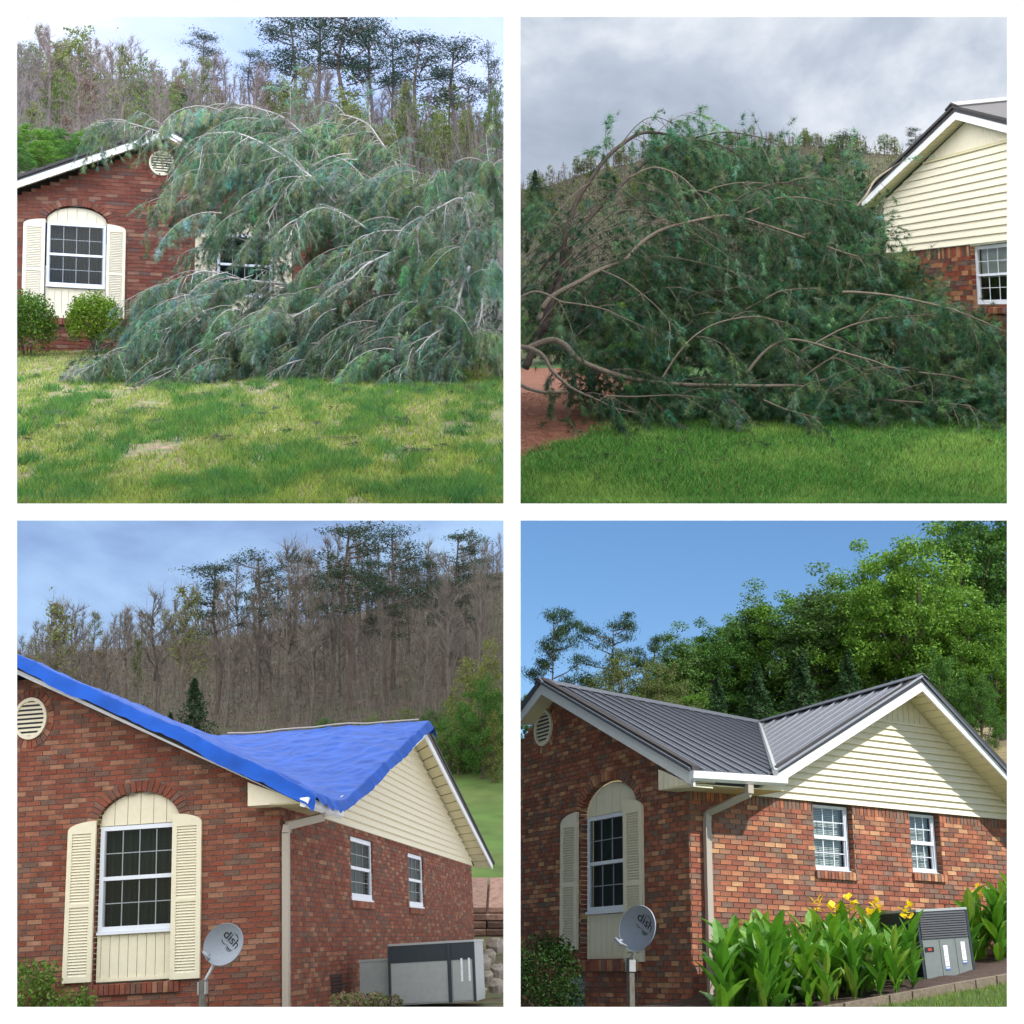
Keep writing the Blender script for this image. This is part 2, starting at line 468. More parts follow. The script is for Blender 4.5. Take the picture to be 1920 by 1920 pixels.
# ------------------------------------------------------------------ the brick house
W_SIDE = Matrix.Identity(4)                                                     # wall frame: x right, y inwards, z up
W_FRONT = Matrix(((0, 1, 0, 0), (-1, 0, 0, 0), (0, 0, 1, 0), (0, 0, 0, 1)))      # front gable wall (plane x = 0)

PAL_A = [srgb(*c) for c in ((128, 72, 58), (120, 64, 54), (142, 84, 66), (112, 66, 58), (148, 94, 72), (112, 76, 64), (100, 68, 62), (104, 88, 82), (96, 84, 78), (160, 112, 86), (172, 134, 102), (128, 78, 62), (138, 102, 84))]

PAL_A = [tuple(.72 * c * f + .28 * m for c, m, f in zip(k, (.30, .155, .10), (1.42, 1.34, 1.25))) for k in PAL_A]

PAL_BROWN = (.20, .098, .068)

def onplane(FR, px, py, ax, val):
    Ri = FR.to_3x3().transposed()
    o = Ri @ (-FR.translation); d = Ri @ Vector(((px - 960) / F, 1, (960 - py) / F))
    return o + d * ((val - o[ax]) / d[ax])

PAL_MIX = lambda P: [tuple(.66 * c + .34 * m for c, m in zip(k, PAL_BROWN)) for k in P]
BRICK_MESH = {}
def brick_mesh(ci, size, pal):
    k = (ci, size, id(pal))
    if k not in BRICK_MESH:
        b = MB(); l, h = size
        e = 0.003
        b.hexa([(-l / 2, -.0, -h / 2), (l / 2, 0, -h / 2), (l / 2, .02, -h / 2), (-l / 2, .02, -h / 2),
                (-l / 2, -.0, h / 2), (l / 2, 0, h / 2), (l / 2, .02, h / 2), (-l / 2, .02, h / 2)], pal[ci])
        BRICK_MESH[k] = b.mesh('brick', m_brick)
    return BRICK_MESH[k]

def brick_wall(house, FR, Wm, spans, v0, v1, ch, bl, pal, window, openings=(), arches=(), soldier=None, quota=300, jt=0.011, rd=0.12, inview=None, name='wall'):
    """spans(v) -> (u0,u1); openings: (u0,u1,v0,v1); arches: (uc, vs, ru, rv, ring); window: the picture region in view"""
    mort = MB(); stuff = MB(); cand = []
    n = int((v1 - v0) / ch)
    for i in range(n):
        va = v0 + i * ch; vb = va + ch; vm = (va + vb) / 2
        sp = spans(vm)
        if sp is None: continue
        iv = [sp]
        for (a, b_, c, d) in openings:
            if c - 0.2 * ch < vm < d + 0.2 * ch:
                iv = [q for s in iv for q in ((s[0], min(s[1], a)), (max(s[0], b_), s[1])) if q[1] - q[0] > 0.01]
        iv_m = list(iv)
        for (uc, vs, ru, rv, ring) in arches:
            if vs <= vm < vs + rv + ring:
                hw = (ru + ring) * math.sqrt(max(0, 1 - ((vm - vs) / (rv + ring)) ** 2))
                iv = [q for s in iv for q in ((s[0], min(s[1], uc - hw)), (max(s[0], uc + hw), s[1])) if q[1] - q[0] > 0.01]
            if vs <= vm < vs + rv:
                hw = ru * math.sqrt(max(0, 1 - ((vm - vs) / rv) ** 2)) + 0.02
                iv_m = [q for s in iv_m for q in ((s[0], min(s[1], uc - hw)), (max(s[0], uc + hw), s[1])) if q[1] - q[0] > 0.01]
        for s in iv_m:
            mort.face([(s[0], 0, va), (s[1], 0, va), (s[1], 0, vb), (s[0], 0, vb)])
        if soldier and soldier[0] < vm < soldier[1]:
            continue
        off = (i % 2) * bl * 0.5 + rnd.uniform(-.01, .01)
        for s in iv:
            k0 = math.floor((s[0] - off) / bl)
            u = off + k0 * bl
            while u < s[1]:
                a = max(u + jt / 2, s[0]); b_ = min(u + bl - jt / 2, s[1])
                if b_ - a > 0.025:
                    cand.append((a, b_, va + jt / 2, vb - jt / 2, rnd.randrange(len(pal)), rnd.uniform(-.013, -.007), b_ - a > bl - jt - .002))
                u += bl
    if soldier:
        va, vb = soldier
        sp = spans((va + vb) / 2); w = ch
        iv = [sp]
        for (a, b_, c, d) in openings:
            if d > va: iv = [q for s in iv for q in ((s[0], min(s[1], a)), (max(s[0], b_), s[1])) if q[1] - q[0] > 0.01]
        for s in iv:
            u = s[0]
            while u < s[1] - 0.02:
                stuff.box((u + jt / 2, -.014 + rnd.uniform(0, .004), va + .004), (min(u + w, s[1]) - jt / 2, 0, vb - .004), pal[rnd.randrange(4, 9)], skip=('+y',))
                u += w
    wall = put(name, mort.mesh('wall', m_mortar), house, ml=Wm)
    T = FR @ Wm
    scored = []
    for c in cand:
        p = T @ Vector(((c[0] + c[1]) / 2, 0, (c[2] + c[3]) / 2))
        x, y = pix(p)
        ok = window[0] < x < window[2] and window[1] < y < window[3] and c[6] and (inview is None or inview(x, y))
        scored.append((0 if ok else 1, p.y, c))
    scored.sort(key=lambda t: t[:2])
    chosen = [t[2] for t in scored if t[0] == 0][:quota]
    rest = [t[2] for t in scored if t[0] == 0][quota:] + [t[2] for t in scored if t[0] == 1]
    size = (bl - jt, ch - jt)
    for c in chosen:
        put('brick', brick_mesh(c[4], size, pal), wall, ml=Matrix.Translation(((c[0] + c[1]) / 2, c[5], (c[2] + c[3]) / 2)))
    for c in rest:
        stuff.box((c[0], c[5], c[2]), (c[1], 0.004, c[3]), pal[c[4]], skip=('+y',))
    # returns of the openings, laid brick by brick
    for (a, b_, c, d) in openings:
        i0 = int((c - v0) / ch); i1 = int((d - v0) / ch) + 1
        for i in range(i0, i1):
            va = max(v0 + i * ch, c) + jt / 2; vb = min(v0 + (i + 1) * ch, d) - jt / 2
            if vb - va < .01: continue
            for (x0, x1) in ((a - .05, a - .001), (b_ + .001, b_ + .05)):
                stuff.box((x0, .003, va), (x1, rd, vb), pal[rnd.randrange(len(pal))])
        stuff.box((a - .05, .006, c - .03), (b_ + .05, rd, c - .002), (0.2, .15, .12))
    for (uc, vs, ru, rv, ring) in arches:
        nb = max(13, int(math.pi * (ru + rv) / 2 / (ch * 0.95)))
        for k in range(nb):
            a0 = math.pi * k / nb + .012; a1 = math.pi * (k + 1) / nb - .012
            P = []
            for (an, q) in ((a0, 0), (a1, 0), (a1, 1), (a0, 1)):
                P.append((uc + (ru + ring * q) * math.cos(an), vs + (rv + ring * q) * math.sin(an)))
            ab = MB()
            ab.prism([(p[0], -.018, p[1]) for p in P], (0, rd, 0), pal[rnd.randrange(1, len(pal))])
            put('arch_brick', ab.mesh('arch_brick', m_brick), wall)
    put('brick_courses', stuff.mesh('brick_courses', m_brick), wall, kind='stuff')
    return wall

PANE = {}
def window_unit(house, Wm, u0, u1, v0, v1, y, cols, rows, fw=0.05, dark=True, blinds=0, sill=True, name='window', mid=0.5, bottom_rows=None):
    """double-hung window: frame (the part) > pane, muntin, sash_rail, blind"""
    f = MB()
    d = 0.06
    f.box((u0, y, v0), (u0 + fw, y + d, v1)); f.box((u1 - fw, y, v0), (u1, y + d, v1))
    f.box((u0 + fw, y, v1 - fw), (u1 - fw, y + d, v1)); f.box((u0 + fw, y - (.02 if sill else 0), v0), (u1 - fw, y + d, v0 + fw * 1.15))
    if sill:
        f.box((u0 - .005, y - .035, v0 - .035), (u1 + .005, y + d, v0 - .002))
    w = put(name, f.mesh('window', m_vinyl), house, ml=Wm)
    vm = v0 + (v1 - v0) * mid
    r = MB(); r.box((u0 + fw, y + .004, vm - .025), (u1 - fw, y + d + .005, vm + .025))
    put('sash_rail', r.mesh('sash_rail', m_vinyl), w)
    a, b = u0 + fw, u1 - fw
    mu = MB()
    for (lo, hi, yy) in ((v0 + fw * 1.15, vm - .025, y + .035), (vm + .025, v1 - fw, y + .02)):
        st = 0.018
        mu.box((a, yy - .012, lo), (a + st, yy + .02, hi)); mu.box((b - st, yy - .012, lo), (b, yy + .02, hi))
        pw = (b - a - 2 * st) / cols; ph = (hi - lo) / rows
        for i in range(1, cols): mu.box((a + st + i * pw - .006, yy - .004, lo), (a + st + i * pw + .006, yy + .012, hi))
        for j in range(1, rows): mu.box((a + st, yy - .003, lo + j * ph - .006), (b - st, yy + .011, lo + j * ph + .006))
        key = (round(pw, 3), round(ph, 3), dark)
        if key not in PANE:
            q = MB(); q.face([(-pw / 2 + .005, 0, -ph / 2 + .005), (pw / 2 - .005, 0, -ph / 2 + .005), (pw / 2 - .005, 0, ph / 2 - .005), (-pw / 2 + .005, 0, ph / 2 - .005)])
            PANE[key] = q.mesh('pane', g_dark if dark else g_clear)
        for i in range(cols):
            for j in range(rows):
                put('pane', PANE[key], w, ml=Matrix.Translation((a + st + (i + .5) * pw, yy + .006, lo + (j + .5) * ph)))
    put('muntin', mu.mesh('muntin', mat('muntin_grey', (.30, .33, .35), .5) if dark else m_vinyl), w)
    bk = MB(); bk.box((a, y + .45, v0), (b, y + .5, v1)); bk.box((a - .02, y + .09, v0), (a, y + .45, v1)); bk.box((b, y + .09, v0), (b + .02, y + .45, v1))
    bk.box((a, y + .09, v1), (b, y + .45, v1 + .02)); bk.box((a, y + .09, v0 - .02), (b, y + .45, v0))
    put('room_recess', bk.mesh('room_recess', m_interior), w)
    cu = MB()
    if dark:
        n = 40
        for i in range(n):
            x0 = a + (b - a) * i / n; x1 = a + (b - a) * (i + 1) / n
            cu.face([(x0, y + .16 + .03 * math.sin(i * 1.9), v0), (x1, y + .16 + .03 * math.sin((i + 1) * 1.9), v0), (x1, y + .16 + .03 * math.sin((i + 1) * 1.9), v1), (x0, y + .16 + .03 * math.sin(i * 1.9), v1)])
        put('curtain', cu.mesh('curtain', m_curtain), w)
    if blinds:
        k = 34; lo = v0 + (v1 - v0) * (1 - blinds)
        for i in range(k):
            z = lo + (v1 - lo) * (i + .5) / k; h = (v1 - lo) / k
            cu.hexa([(a + .02, y + .10, z - h * .4), (b - .02, y + .10, z - h * .4), (b - .02, y + .104, z - h * .4), (a + .02, y + .104, z - h * .4),
                     (a + .02, y + .118, z + h * .42), (b - .02, y + .118, z + h * .42), (b - .02, y + .122, z + h * .42), (a + .02, y + .122, z + h * .42)])
        put('blind_slats', cu.mesh('blind', m_blind), w, kind='stuff')
    return w

def boards(parent, Wm, u0, u1, v0, top, n, y, m, name='board'):
    """vertical tongue-and-groove boards; top(u) gives the upper edge"""
    w = (u1 - u0) / n
    for i in range(n):
        a = u0 + i * w + .004; b = u0 + (i + 1) * w - .004
        k = 5
        P = [(b, y, v0), (a, y, v0)] + [(a + (b - a) * j / k, y, max(v0 + .004, top(a + (b - a) * j / k))) for j in range(k + 1)]
        q = MB(); q.prism(P, (0, .02, 0))
        put(name, q.mesh('board', m), parent)

def arched_window(house, Wm, uc, hw, vs, rv, v_sill, v_bot, y=0.03):
    """picture unit: window, arched panel above, boarded panel below"""
    w = window_unit(house, Wm, uc - hw, uc + hw, v_sill, vs, y, 4, 2, 0.055, True)
    top = lambda u: vs + .01 + (rv - .02) * math.sqrt(max(0, 1 - ((u - uc) / (hw + .03)) ** 2))
    pb = MB(); k = 16
    pb.prism([(uc + (hw + .03) * math.cos(math.pi * j / k), y + .045, vs + .01 + rv * math.sin(math.pi * j / k)) for j in range(k + 1)], (0, .02, 0))
    ap = put('arch_panel', pb.mesh('arch_panel', m_cream), house, ml=Wm)
    boards(ap, Wm, uc - hw, uc + hw, vs + .012, top, 6, y + .022, m_cream)
    lb = MB(); lb.box((uc - hw, y + .04, v_bot), (uc + hw, y + .06, v_sill - .04))
    for (a, b, c, d) in ((uc - hw, uc - hw + .045, v_bot, v_sill - .04), (uc + hw - .045, uc + hw, v_bot, v_sill - .04), (uc - hw + .045, uc + hw - .045, v_bot, v_bot + .045)):
        lb.box((a, y + .0, c), (b, y + .04, d))
    lp = put('lower_panel', lb.mesh('lower_panel', m_cream), house, ml=Wm)
    boards(lp, Wm, uc - hw + .045, uc + hw - .045, v_bot + .045, lambda u: v_sill - .045, 8, y + .018, m_cream)

def shutter(house, Wm, u0, u1, v0, v1, side, y=-0.06):
    """louvred shutter with one rounded shoulder; side = -1 rounds the left shoulder"""
    w = u1 - u0; st = w * .16; t = .04
    b = MB()
    k = 8; hh = w * .42
    cap = [(u0, y, v1 - hh), (u1, y, v1 - hh)]
    arc = [(u0 + w * (1 - math.cos(a)) * 1.0, y, v1 - hh * .72 + hh * .72 * math.sin(a)) for a in [math.pi / 2 * j / k for j in range(k + 1)]]
    if side < 0: P = [(u0, y, v1 - hh), (u1, y, v1 - hh), (u1, y, v1)] + [p for p in reversed(arc)]
    else: P = [(u0, y, v1 - hh), (u1, y, v1 - hh)] + [(u1 - (p[0] - u0), y, p[2]) for p in arc] + [(u0, y, v1)]
    b.prism(P, (0, t, 0))
    vm = v0 + (v1 - v0) * .47
    for (a, c, d, e) in ((u0, u0 + st, v0, v1 - hh), (u1 - st, u1, v0, v1 - hh), (u0 + st, u1 - st, v0, v0 + st * 1.2), (u0 + st, u1 - st, vm - st * .4, vm + st * .4)):
        b.box((a, y, d), (c, y + t, e))
    b.box((u0 + st, y + t * .8, v0 + st), (u1 - st, y + t, v1 - hh))
    s = put('shutter', b.mesh('shutter', m_cream), house, ml=Wm)
    l = MB()
    for (lo, hi) in ((v0 + st * 1.2, vm - st * .4), (vm + st * .4, v1 - hh)):
        n = max(6, int((hi - lo) / .036)); h = (hi - lo) / n
        for i in range(n):
            z = lo + i * h
            l.hexa([(u0 + st, y + .004, z), (u1 - st, y + .004, z), (u1 - st, y + .012, z), (u0 + st, y + .012, z),
                    (u0 + st, y + .024, z + h * .9), (u1 - st, y + .024, z + h * .9), (u1 - st, y + .031, z + h * .9), (u0 + st, y + .031, z + h * .9)])
    put('louvres', l.mesh('louvres', m_cream), s, kind='stuff')

def round_vent(house, Wm, uc, vc, r, pal, rx=None):
    rx = rx or r; n = 32
    b = MB()
    for j in range(n):
        a0 = 2 * math.pi * j / n; a1 = 2 * math.pi * (j + 1) / n
        P = [(uc + rx * q * math.cos(a), vc + r * q * math.sin(a)) for a, q in ((a0, .84), (a1, .84), (a1, 1), (a0, 1))]
        b.prism([(p[0], -.05, p[1]) for p in P], (0, .06, 0))
    v = put('gable_vent', b.mesh('gable_vent', m_cream), house, ml=Wm)
    bk = MB(); bk.prism([(uc + rx * .86 * math.cos(2 * math.pi * j / n), -.016, vc + r * .86 * math.sin(2 * math.pi * j / n)) for j in range(n)], (0, .01, 0))
    put('vent_back', bk.mesh('vent_back', m_acdark), v)
    ns = 8
    for i in range(ns):
        z = -r * .84 + (i + .5) * 1.68 * r / ns; h = 1.68 * r / ns
        hw = rx * .85 * math.sqrt(max(0.02, 1 - (z / (r * .86)) ** 2))
        q = MB()
        q.hexa([(uc - hw, -.042, vc + z - h * .36), (uc + hw, -.042, vc + z - h * .36), (uc + hw, -.034, vc + z - h * .36), (uc - hw, -.034, vc + z - h * .36),
                (uc - hw, -.026, vc + z + h * .22), (uc + hw, -.026, vc + z + h * .22), (uc + hw, -.018, vc + z + h * .22), (uc - hw, -.018, vc + z + h * .22)])
        put('louvre', q.mesh('louvre', m_cream), v)
    # ring of bricks set on edge round the vent
    nb = 26
    for k in range(nb):
        a0 = 2 * math.pi * k / nb + .02; a1 = 2 * math.pi * (k + 1) / nb - .02
        P = [(uc + rx * q * math.cos(a), vc + r * q * math.sin(a)) for a, q in ((a0, 1.03), (a1, 1.03), (a1, 1.4), (a0, 1.4))]
        ab = MB(); ab.prism([(p[0], -.02, p[1]) for p in P], (0, .03, 0), pal[rnd.randrange(2, len(pal))])
        put('ring_brick', ab.mesh('ring_brick', m_brick), v)

def siding(house, Wm, span, v0, v1, h, y=-.03, name='gable_siding'):
    """clapboards one by one on a backing; span(v) -> (u0,u1)"""
    bk = MB(); n = max(2, int(round((v1 - v0) / h))); h = (v1 - v0) / n
    a, b = span(v0), span(v1)
    bk.face([(a[0], y + .028, v0), (a[1], y + .028, v0), (b[1], y + .028, v1), (b[0], y + .028, v1)])
    g = put(name, bk.mesh(name, m_cream), house, ml=Wm)
    for i in range(n):
        z0 = v0 + i * h; z1 = z0 + h + .006
        s0 = span(z0); s1 = span(min(z1, v1))
        q = MB()
        q.hexa([(s0[0], y - .022, z0), (s0[1], y - .022, z0), (s0[1], y + .026, z0), (s0[0], y + .026, z0),
                (s1[0], y + .016, z1), (s1[1], y + .016, z1), (s1[1], y + .026, z1), (s1[0], y + .026, z1)])
        put('siding_board', q.mesh('siding_board', m_cream), g)
    return g

def rake(house, A, B, out, h=0.15, t=0.03, dark=0.10, m_top=None, over=0.02):
    """sloping fascia board from A to B (lower edge, house frame), facing 'out'; dark roof edge above"""
    A, B, out = Vector(A), Vector(B), Vector(out).normalized()
    up = Vector((0, 0, h)); o = out * t
    b = MB(); b.prism([A, B, B + up, A + up], -o)
    f = put('fascia', b.mesh('fascia', m_white), house)
    e = MB(); u2 = Vector((0, 0, h + .002)); u3 = Vector((0, 0, h + dark))
    e.prism([A + u2 + o * .6, B + u2 + o * .6, B + u3 + o * .6, A + u3 + o * .6], -out * .12)
    put('roof_edge', e.mesh('roof_edge', m_top or m_darkmetal), house)

def soffit(house, P, n, m=None):
    """strip between two edges P = (wall a, wall b, fascia b, fascia a), built as n panels"""
    a, b, c, d = [Vector(p) for p in P]
    for i in range(n):
        s, t = i / n + .003, (i + 1) / n - .003
        lift_ = Vector((0, 0, .02))
        q = MB(); q.prism([p_ + lift_ for p_ in (a.lerp(b, s), a.lerp(b, t), d.lerp(c, t), d.lerp(c, s))], (0, 0, .012))
        put('soffit_panel', q.mesh('soffit_panel', m or m_cream_dark), house)

def slab(house, name, P, th, m):
    q = MB(); q.prism([Vector(p) for p in P], (0, 0, -th))
    return put(name, q.mesh(name, m), house)

def brick_row(parent, u0, u1, v0, v1, y0, y1, w, pal, tilt=0.0):
    n = max(1, int((u1 - u0) / w)); w = (u1 - u0) / n
    for i in range(n):
        a, b = u0 + i * w + .005, u0 + (i + 1) * w - .005
        q = MB()
        q.hexa([(a, y0, v0), (b, y0, v0), (b, y1, v0), (a, y1, v0), (a, y0, v1 - tilt), (b, y0, v1 - tilt), (b, y1, v1), (a, y1, v1)], pal[rnd.randrange(len(pal))])
        put('sill_brick', q.mesh('sill_brick', m_brick), parent)

def metal_strips(house, bottoms, tops, cols=None):
    """standing-seam sheets between successive (bottom, top) lines: each sheet a part with its rib"""
    rf = put('metal_roof', None, house)
    for i in range(len(bottoms) - 1):
        a, b, c, d = bottoms[i], bottoms[i + 1], tops[i + 1], tops[i]
        nrm = (b - a).cross(d - a)
        if nrm.length < 1e-7: nrm = (c - b).cross(d - a)
        nrm.normalize()
        if nrm.z < 0: nrm = -nrm
        q = MB(); th = nrm * .012
        q.prism([a, b, c, d], -th)
        wv = (b - a).normalized() if (b - a).length > 1e-4 else (c - d).normalized()
        wd = (c - d).normalized()
        # main rib and two low stiffening ribs
        q.hexa([a - wv * .016, a + wv * .022, d + wd * .022, d - wd * .016, a - wv * .008 + nrm * .026, a + wv * .014 + nrm * .026, d + wd * .014 + nrm * .026, d - wd * .008 + nrm * .026])
        for s in (.36, .68):
            p, r = a.lerp(b, s), d.lerp(c, s)
            q.hexa([p - wv * .01, p + wv * .01, r + wd * .01, r - wd * .01, p - wv * .005 + nrm * .008, p + wv * .005 + nrm * .008, r + wd * .005 + nrm * .008, r - wd * .005 + nrm * .008])
        put('roof_sheet', q.mesh('roof_sheet', m_roof), rf)
    return rf

def lerpline(A, B, n): return [A.lerp(B, i / n) for i in range(n + 1)]

def house_tube(parent, name, pts, r, m, n=8):
    q = MB(); q.tube(pts, r, r, n); return put(name, q.mesh(name, m, True), parent)

def rect_pipe(pts, w, d):
    """rectangular pipe along points (house frame)"""
    q = MB(); pts = [Vector(p) for p in pts]
    for k in range(len(pts) - 1):
        a, b = pts[k], pts[k + 1]; t = (b - a).normalized()
        s = t.cross(Vector((0, 1, 0.001)));
        if s.length < .2: s = Vector((1, 0, 0))
        s.normalize(); r = t.cross(s).normalized()
        s = s * w / 2; r = r * d / 2
        q.hexa([a - s - r, a + s - r, a + s + r, a - s + r, b - s - r, b + s - r, b + s + r, b - s + r])
    return q

def dish_thing(mw_house, FR, x, pts, label, R_extra=None, mast=None, size=0.27, nrm=(-.35, -.85, .38), roll=0.5):
    """satellite dish on a post. pts: centre (house frame), post top, post bottom"""
    C0, post_top, post_bot = [Vector(p) for p in pts]
    Ri = FR.to_3x3().transposed()
    d = thing('satellite_dish', label, 'satellite dish', M4 @ FR @ Matrix.Translation(post_bot))
    o = lambda p: Vector(p) - post_bot
    pb = MB(); a = .035
    z0, z1 = -.5, (post_top - post_bot).z
    pb.box((-a, -a, z0), (a, a, z1))
    put('post', pb.mesh('post', m_post), d)
    n = (Ri @ Vector(nrm)).normalized(); upv = Ri @ Vector((roll, 0, 1)); sx = upv.cross(-n).normalized() ; sy = n.cross(sx).normalized()
    if sy.dot(upv) < 0: sy = -sy
    sx = sy.cross(n).normalized()
    Rm = Matrix((sx, sy, n)).transposed().to_4x4()
    q = MB(); nr, ns = 7, 36; rows = []
    for i in range(nr + 1):
        r = size * i / nr
        rows.append([Vector((r * .92 * math.cos(2 * math.pi * j / ns), r * 1.05 * math.sin(2 * math.pi * j / ns), .34 * r * r / size - .09 * size)) for j in range(ns)])
    for i in range(nr):
        for j in range(ns):
            k = (j + 1) % ns
            q.face([rows[i][j], rows[i][k], rows[i + 1][k], rows[i + 1][j]] if i else [rows[0][0], rows[1][k], rows[1][j]][::-1])
    b = Vector((0, 0, -.012))
    for j in range(ns):
        k = (j + 1) % ns
        q.face([rows[-1][j], rows[-1][k], rows[-1][k] * 1.015 + b, rows[-1][j] * 1.015 + b])
        q.face([rows[-1][k] * 1.015 + b, rows[-1][k] + b * 2, rows[-1][j] + b * 2, rows[-1][j] * 1.015 + b])
        for i in range(nr):
            P = [rows[i][j] + b, rows[i + 1][j] + b, rows[i + 1][k] + b, rows[i][k] + b]
            q.face(P if i else P[:3])
    me = q.mesh('reflector', m_dish)
    ml = Matrix.Translation(o(C0)) @ Rm
    rf = put('reflector', me, d, ml=ml)
    # printed word and swooshes
    cu = bpy.data.curves.new('lettering', 'FONT'); cu.body = 'dish'; cu.size = size * .62; cu.extrude = .0015; cu.align_x = 'CENTER'
    tmp = bpy.data.objects.new('tmp_text', cu); COL.objects.link(tmp)
    bpy.context.view_layer.update()
    tm = bpy.data.meshes.new_from_object(tmp.evaluated_get(bpy.context.evaluated_depsgraph_get()))
    bpy.data.objects.remove(tmp); tm.materials.clear(); tm.materials.append(m_ink); tm.name = 'lettering'
    for v in tm.vertices:
        x_, y_ = v.co.x + size * .08, v.co.y + size * .22
        v.co = Vector((x_, y_, .34 * (x_ * x_ + y_ * y_) / size - .09 * size + .004 + v.co.z))
    put('lettering', tm, rf)
    sw = MB()
    def lift(x_, y_): return Vector((x_, y_, .34 * (x_ * x_ + y_ * y_) / size - .09 * size + .005))
    for (cx, cy_, r1, a0, a1, th) in ((.10, .50, .30, 10, 120, .022), (-.12, .16, .22, 200, 320, .02), (.25, .20, .26, 215, 345, .03), (.25, .10, .24, 220, 350, .02)):
        P = []
        for j in range(11):
            an = math.radians(a0 + (a1 - a0) * j / 10); t = th * math.sin(math.pi * (j + .4) / 11)
            P.append((cx + r1 * math.cos(an), cy_ + r1 * .8 * math.sin(an), t))
        for j in range(10):
            p, r = P[j], P[j + 1]
            sw.face([lift(p[0] * size, (p[1] - p[2]) * size), lift(r[0] * size, (r[1] - r[2]) * size), lift(r[0] * size, (r[1] + r[2]) * size), lift(p[0] * size, (p[1] + p[2]) * size)])
    put('logo_swoosh', sw.mesh('logo_swoosh', m_ink), rf)
    # arms
    back = o(C0) - n * .06 - sy * size * .3
    top = o(post_top) + Vector((0, 0, -.06))
    am = MB(); am.tube([top, top.lerp(back, .25) , back], .02, .02, 8)
    put('mast_arm', am.mesh('mast_arm', m_galv, True), d)
    foot = o(C0) - sy * size * 1.02; feed = o(C0) + n * size * 1.05 - sy * size * .75
    fm = MB(); fm.tube([foot - n * .05, foot + n * .02, feed], .012, .012, 6)
    fm.tube([back, foot - n * .04], .012, .012, 6)
    put('feed_arm', fm.mesh('feed_arm', m_galv, True), d)
    lm = MB(); lm.tube([feed - sx * .06, feed + sx * .06], .02, .02, 8); lm.tube([feed, feed - n * .06 + sy * .02], .022, .017, 8)
    put('feed_horn', lm.mesh('feed_horn', m_dish, True), d)
    bm_ = MB(); bm_.box((-.045, -.05, z1 - .16), (.045, -.036, z1 - .02)); bm_.box((-.045, .036, z1 - .16), (.045, .05, z1 - .02))
    put('bracket', bm_.mesh('bracket', m_galv), d)
    cb = MB(); cb.tube([(.05, -.04, z1 - .1), (.07, -.05, z1 - .25), (.05, -.05, z1 - .4), (.06, -.05, z1 - .5), (.09, -.05, z1 - .42)], .006, .006, 5)
    put('cable', cb.mesh('cable', m_ink), d)
    return d

# ------------------------------------------------------------------ yard with the new steel roof (bottom right)
P4W = (976, 976, 1888, 1888)
H4 = thing('brick_house', 'sunlit red brick house with new grey ribbed metal roof and yellow flowers along its side', 'house', M4 @ FR4)

def f4_span(v):
    if v < 2.82: return (-4.9, 0)
    h = (4.68 - v) / .463
    return (max(-4.9, -3.5 - h), -3.5 + h) if h > .02 else None
def s4_span(v): return (0, 8.6)
op4f = [(-2.86, -1.26, .52, 2.62)]
brick_wall(H4, FR4, W_FRONT, f4_span, -1.2, 4.62, .0677, .185, PAL_A, P4W, op4f, [(-2.06, 2.62, .80, .46, .13)], quota=110)
w4s = brick_wall(H4, FR4, W_SIDE, s4_span, -1.0, 2.72, .0677, .185, PAL_A, P4W, [(2.06, 2.75, 1.80, 2.72), (3.80, 4.37, 1.86, 2.72)], soldier=(2.58, 2.71), quota=190,
                 inview=lambda x, y: not (x < 1700 and y > 1740) and not (x > 1700 and y > 1720))
arched_window(H4, W_FRONT, -2.05, .68, 2.60, .45, 1.25, .60, .04)
shutter(H4, W_FRONT, -1.57, -1.08, .55, 2.74, 1)
shutter(H4, W_FRONT, -3.38, -2.88, .72, 2.70, -1)
brick_row(H4, 0, 0.001, 0, 0.001, 0, .001, 1, PAL_A) if False else None
sl = put('sill', None, H4, ml=W_FRONT); brick_row(sl, -2.92, -1.2, .43, .60, -.06, .14, .072, PAL_A, .02)
round_vent(H4, W_FRONT, -4.02, 4.14, .29, PAL_A)
for (a, b, lo, bl_) in ((2.07, 2.735, 1.815, .93), (3.81, 4.355, 1.875, .93)):
    window_unit(H4, W_SIDE, a, b, lo, 2.69, .09, 3, 2, .04, False, bl_)
    s_ = put('sill', None, H4); brick_row(s_, a - .03, b + .05, lo - .135, lo - .012, -.05, .1, .062, PAL_A[4:], .025)
def s4_gab(v):
    return (3.85 - (4.40 - v) / .585, 3.85 + (4.40 - v) / .80)
siding(H4, W_SIDE, lambda v: (max(.93, s4_gab(v)[0]) if v > 2.75 else .93, s4_gab(v)[1] + .1), 2.712, 3.96, .096)
gv = MB(); gv.prism([(s4_gab(3.97)[0], .0, 3.97), (s4_gab(3.97)[1], .0, 3.97), (3.85, 0, 4.42)], (0, .02, 0))
gvo = put('gable_louvre', gv.mesh('gable_louvre', m_acgrille), H4)
boards(gvo, W_SIDE, s4_gab(3.99)[0] + .03, s4_gab(3.99)[1] - .03, 3.99, lambda u: 4.40 - (3.85 - u) * .585 if u < 3.85 else 4.40 - (u - 3.85) * .8, 11, -.028, m_cream)
tb = MB(); tb.box((s4_gab(3.98)[0] - .02, -.05, 3.955), (s4_gab(3.98)[1] + .02, .0, 3.99)); put('trim_board', tb.mesh('trim_board', m_cream), H4)
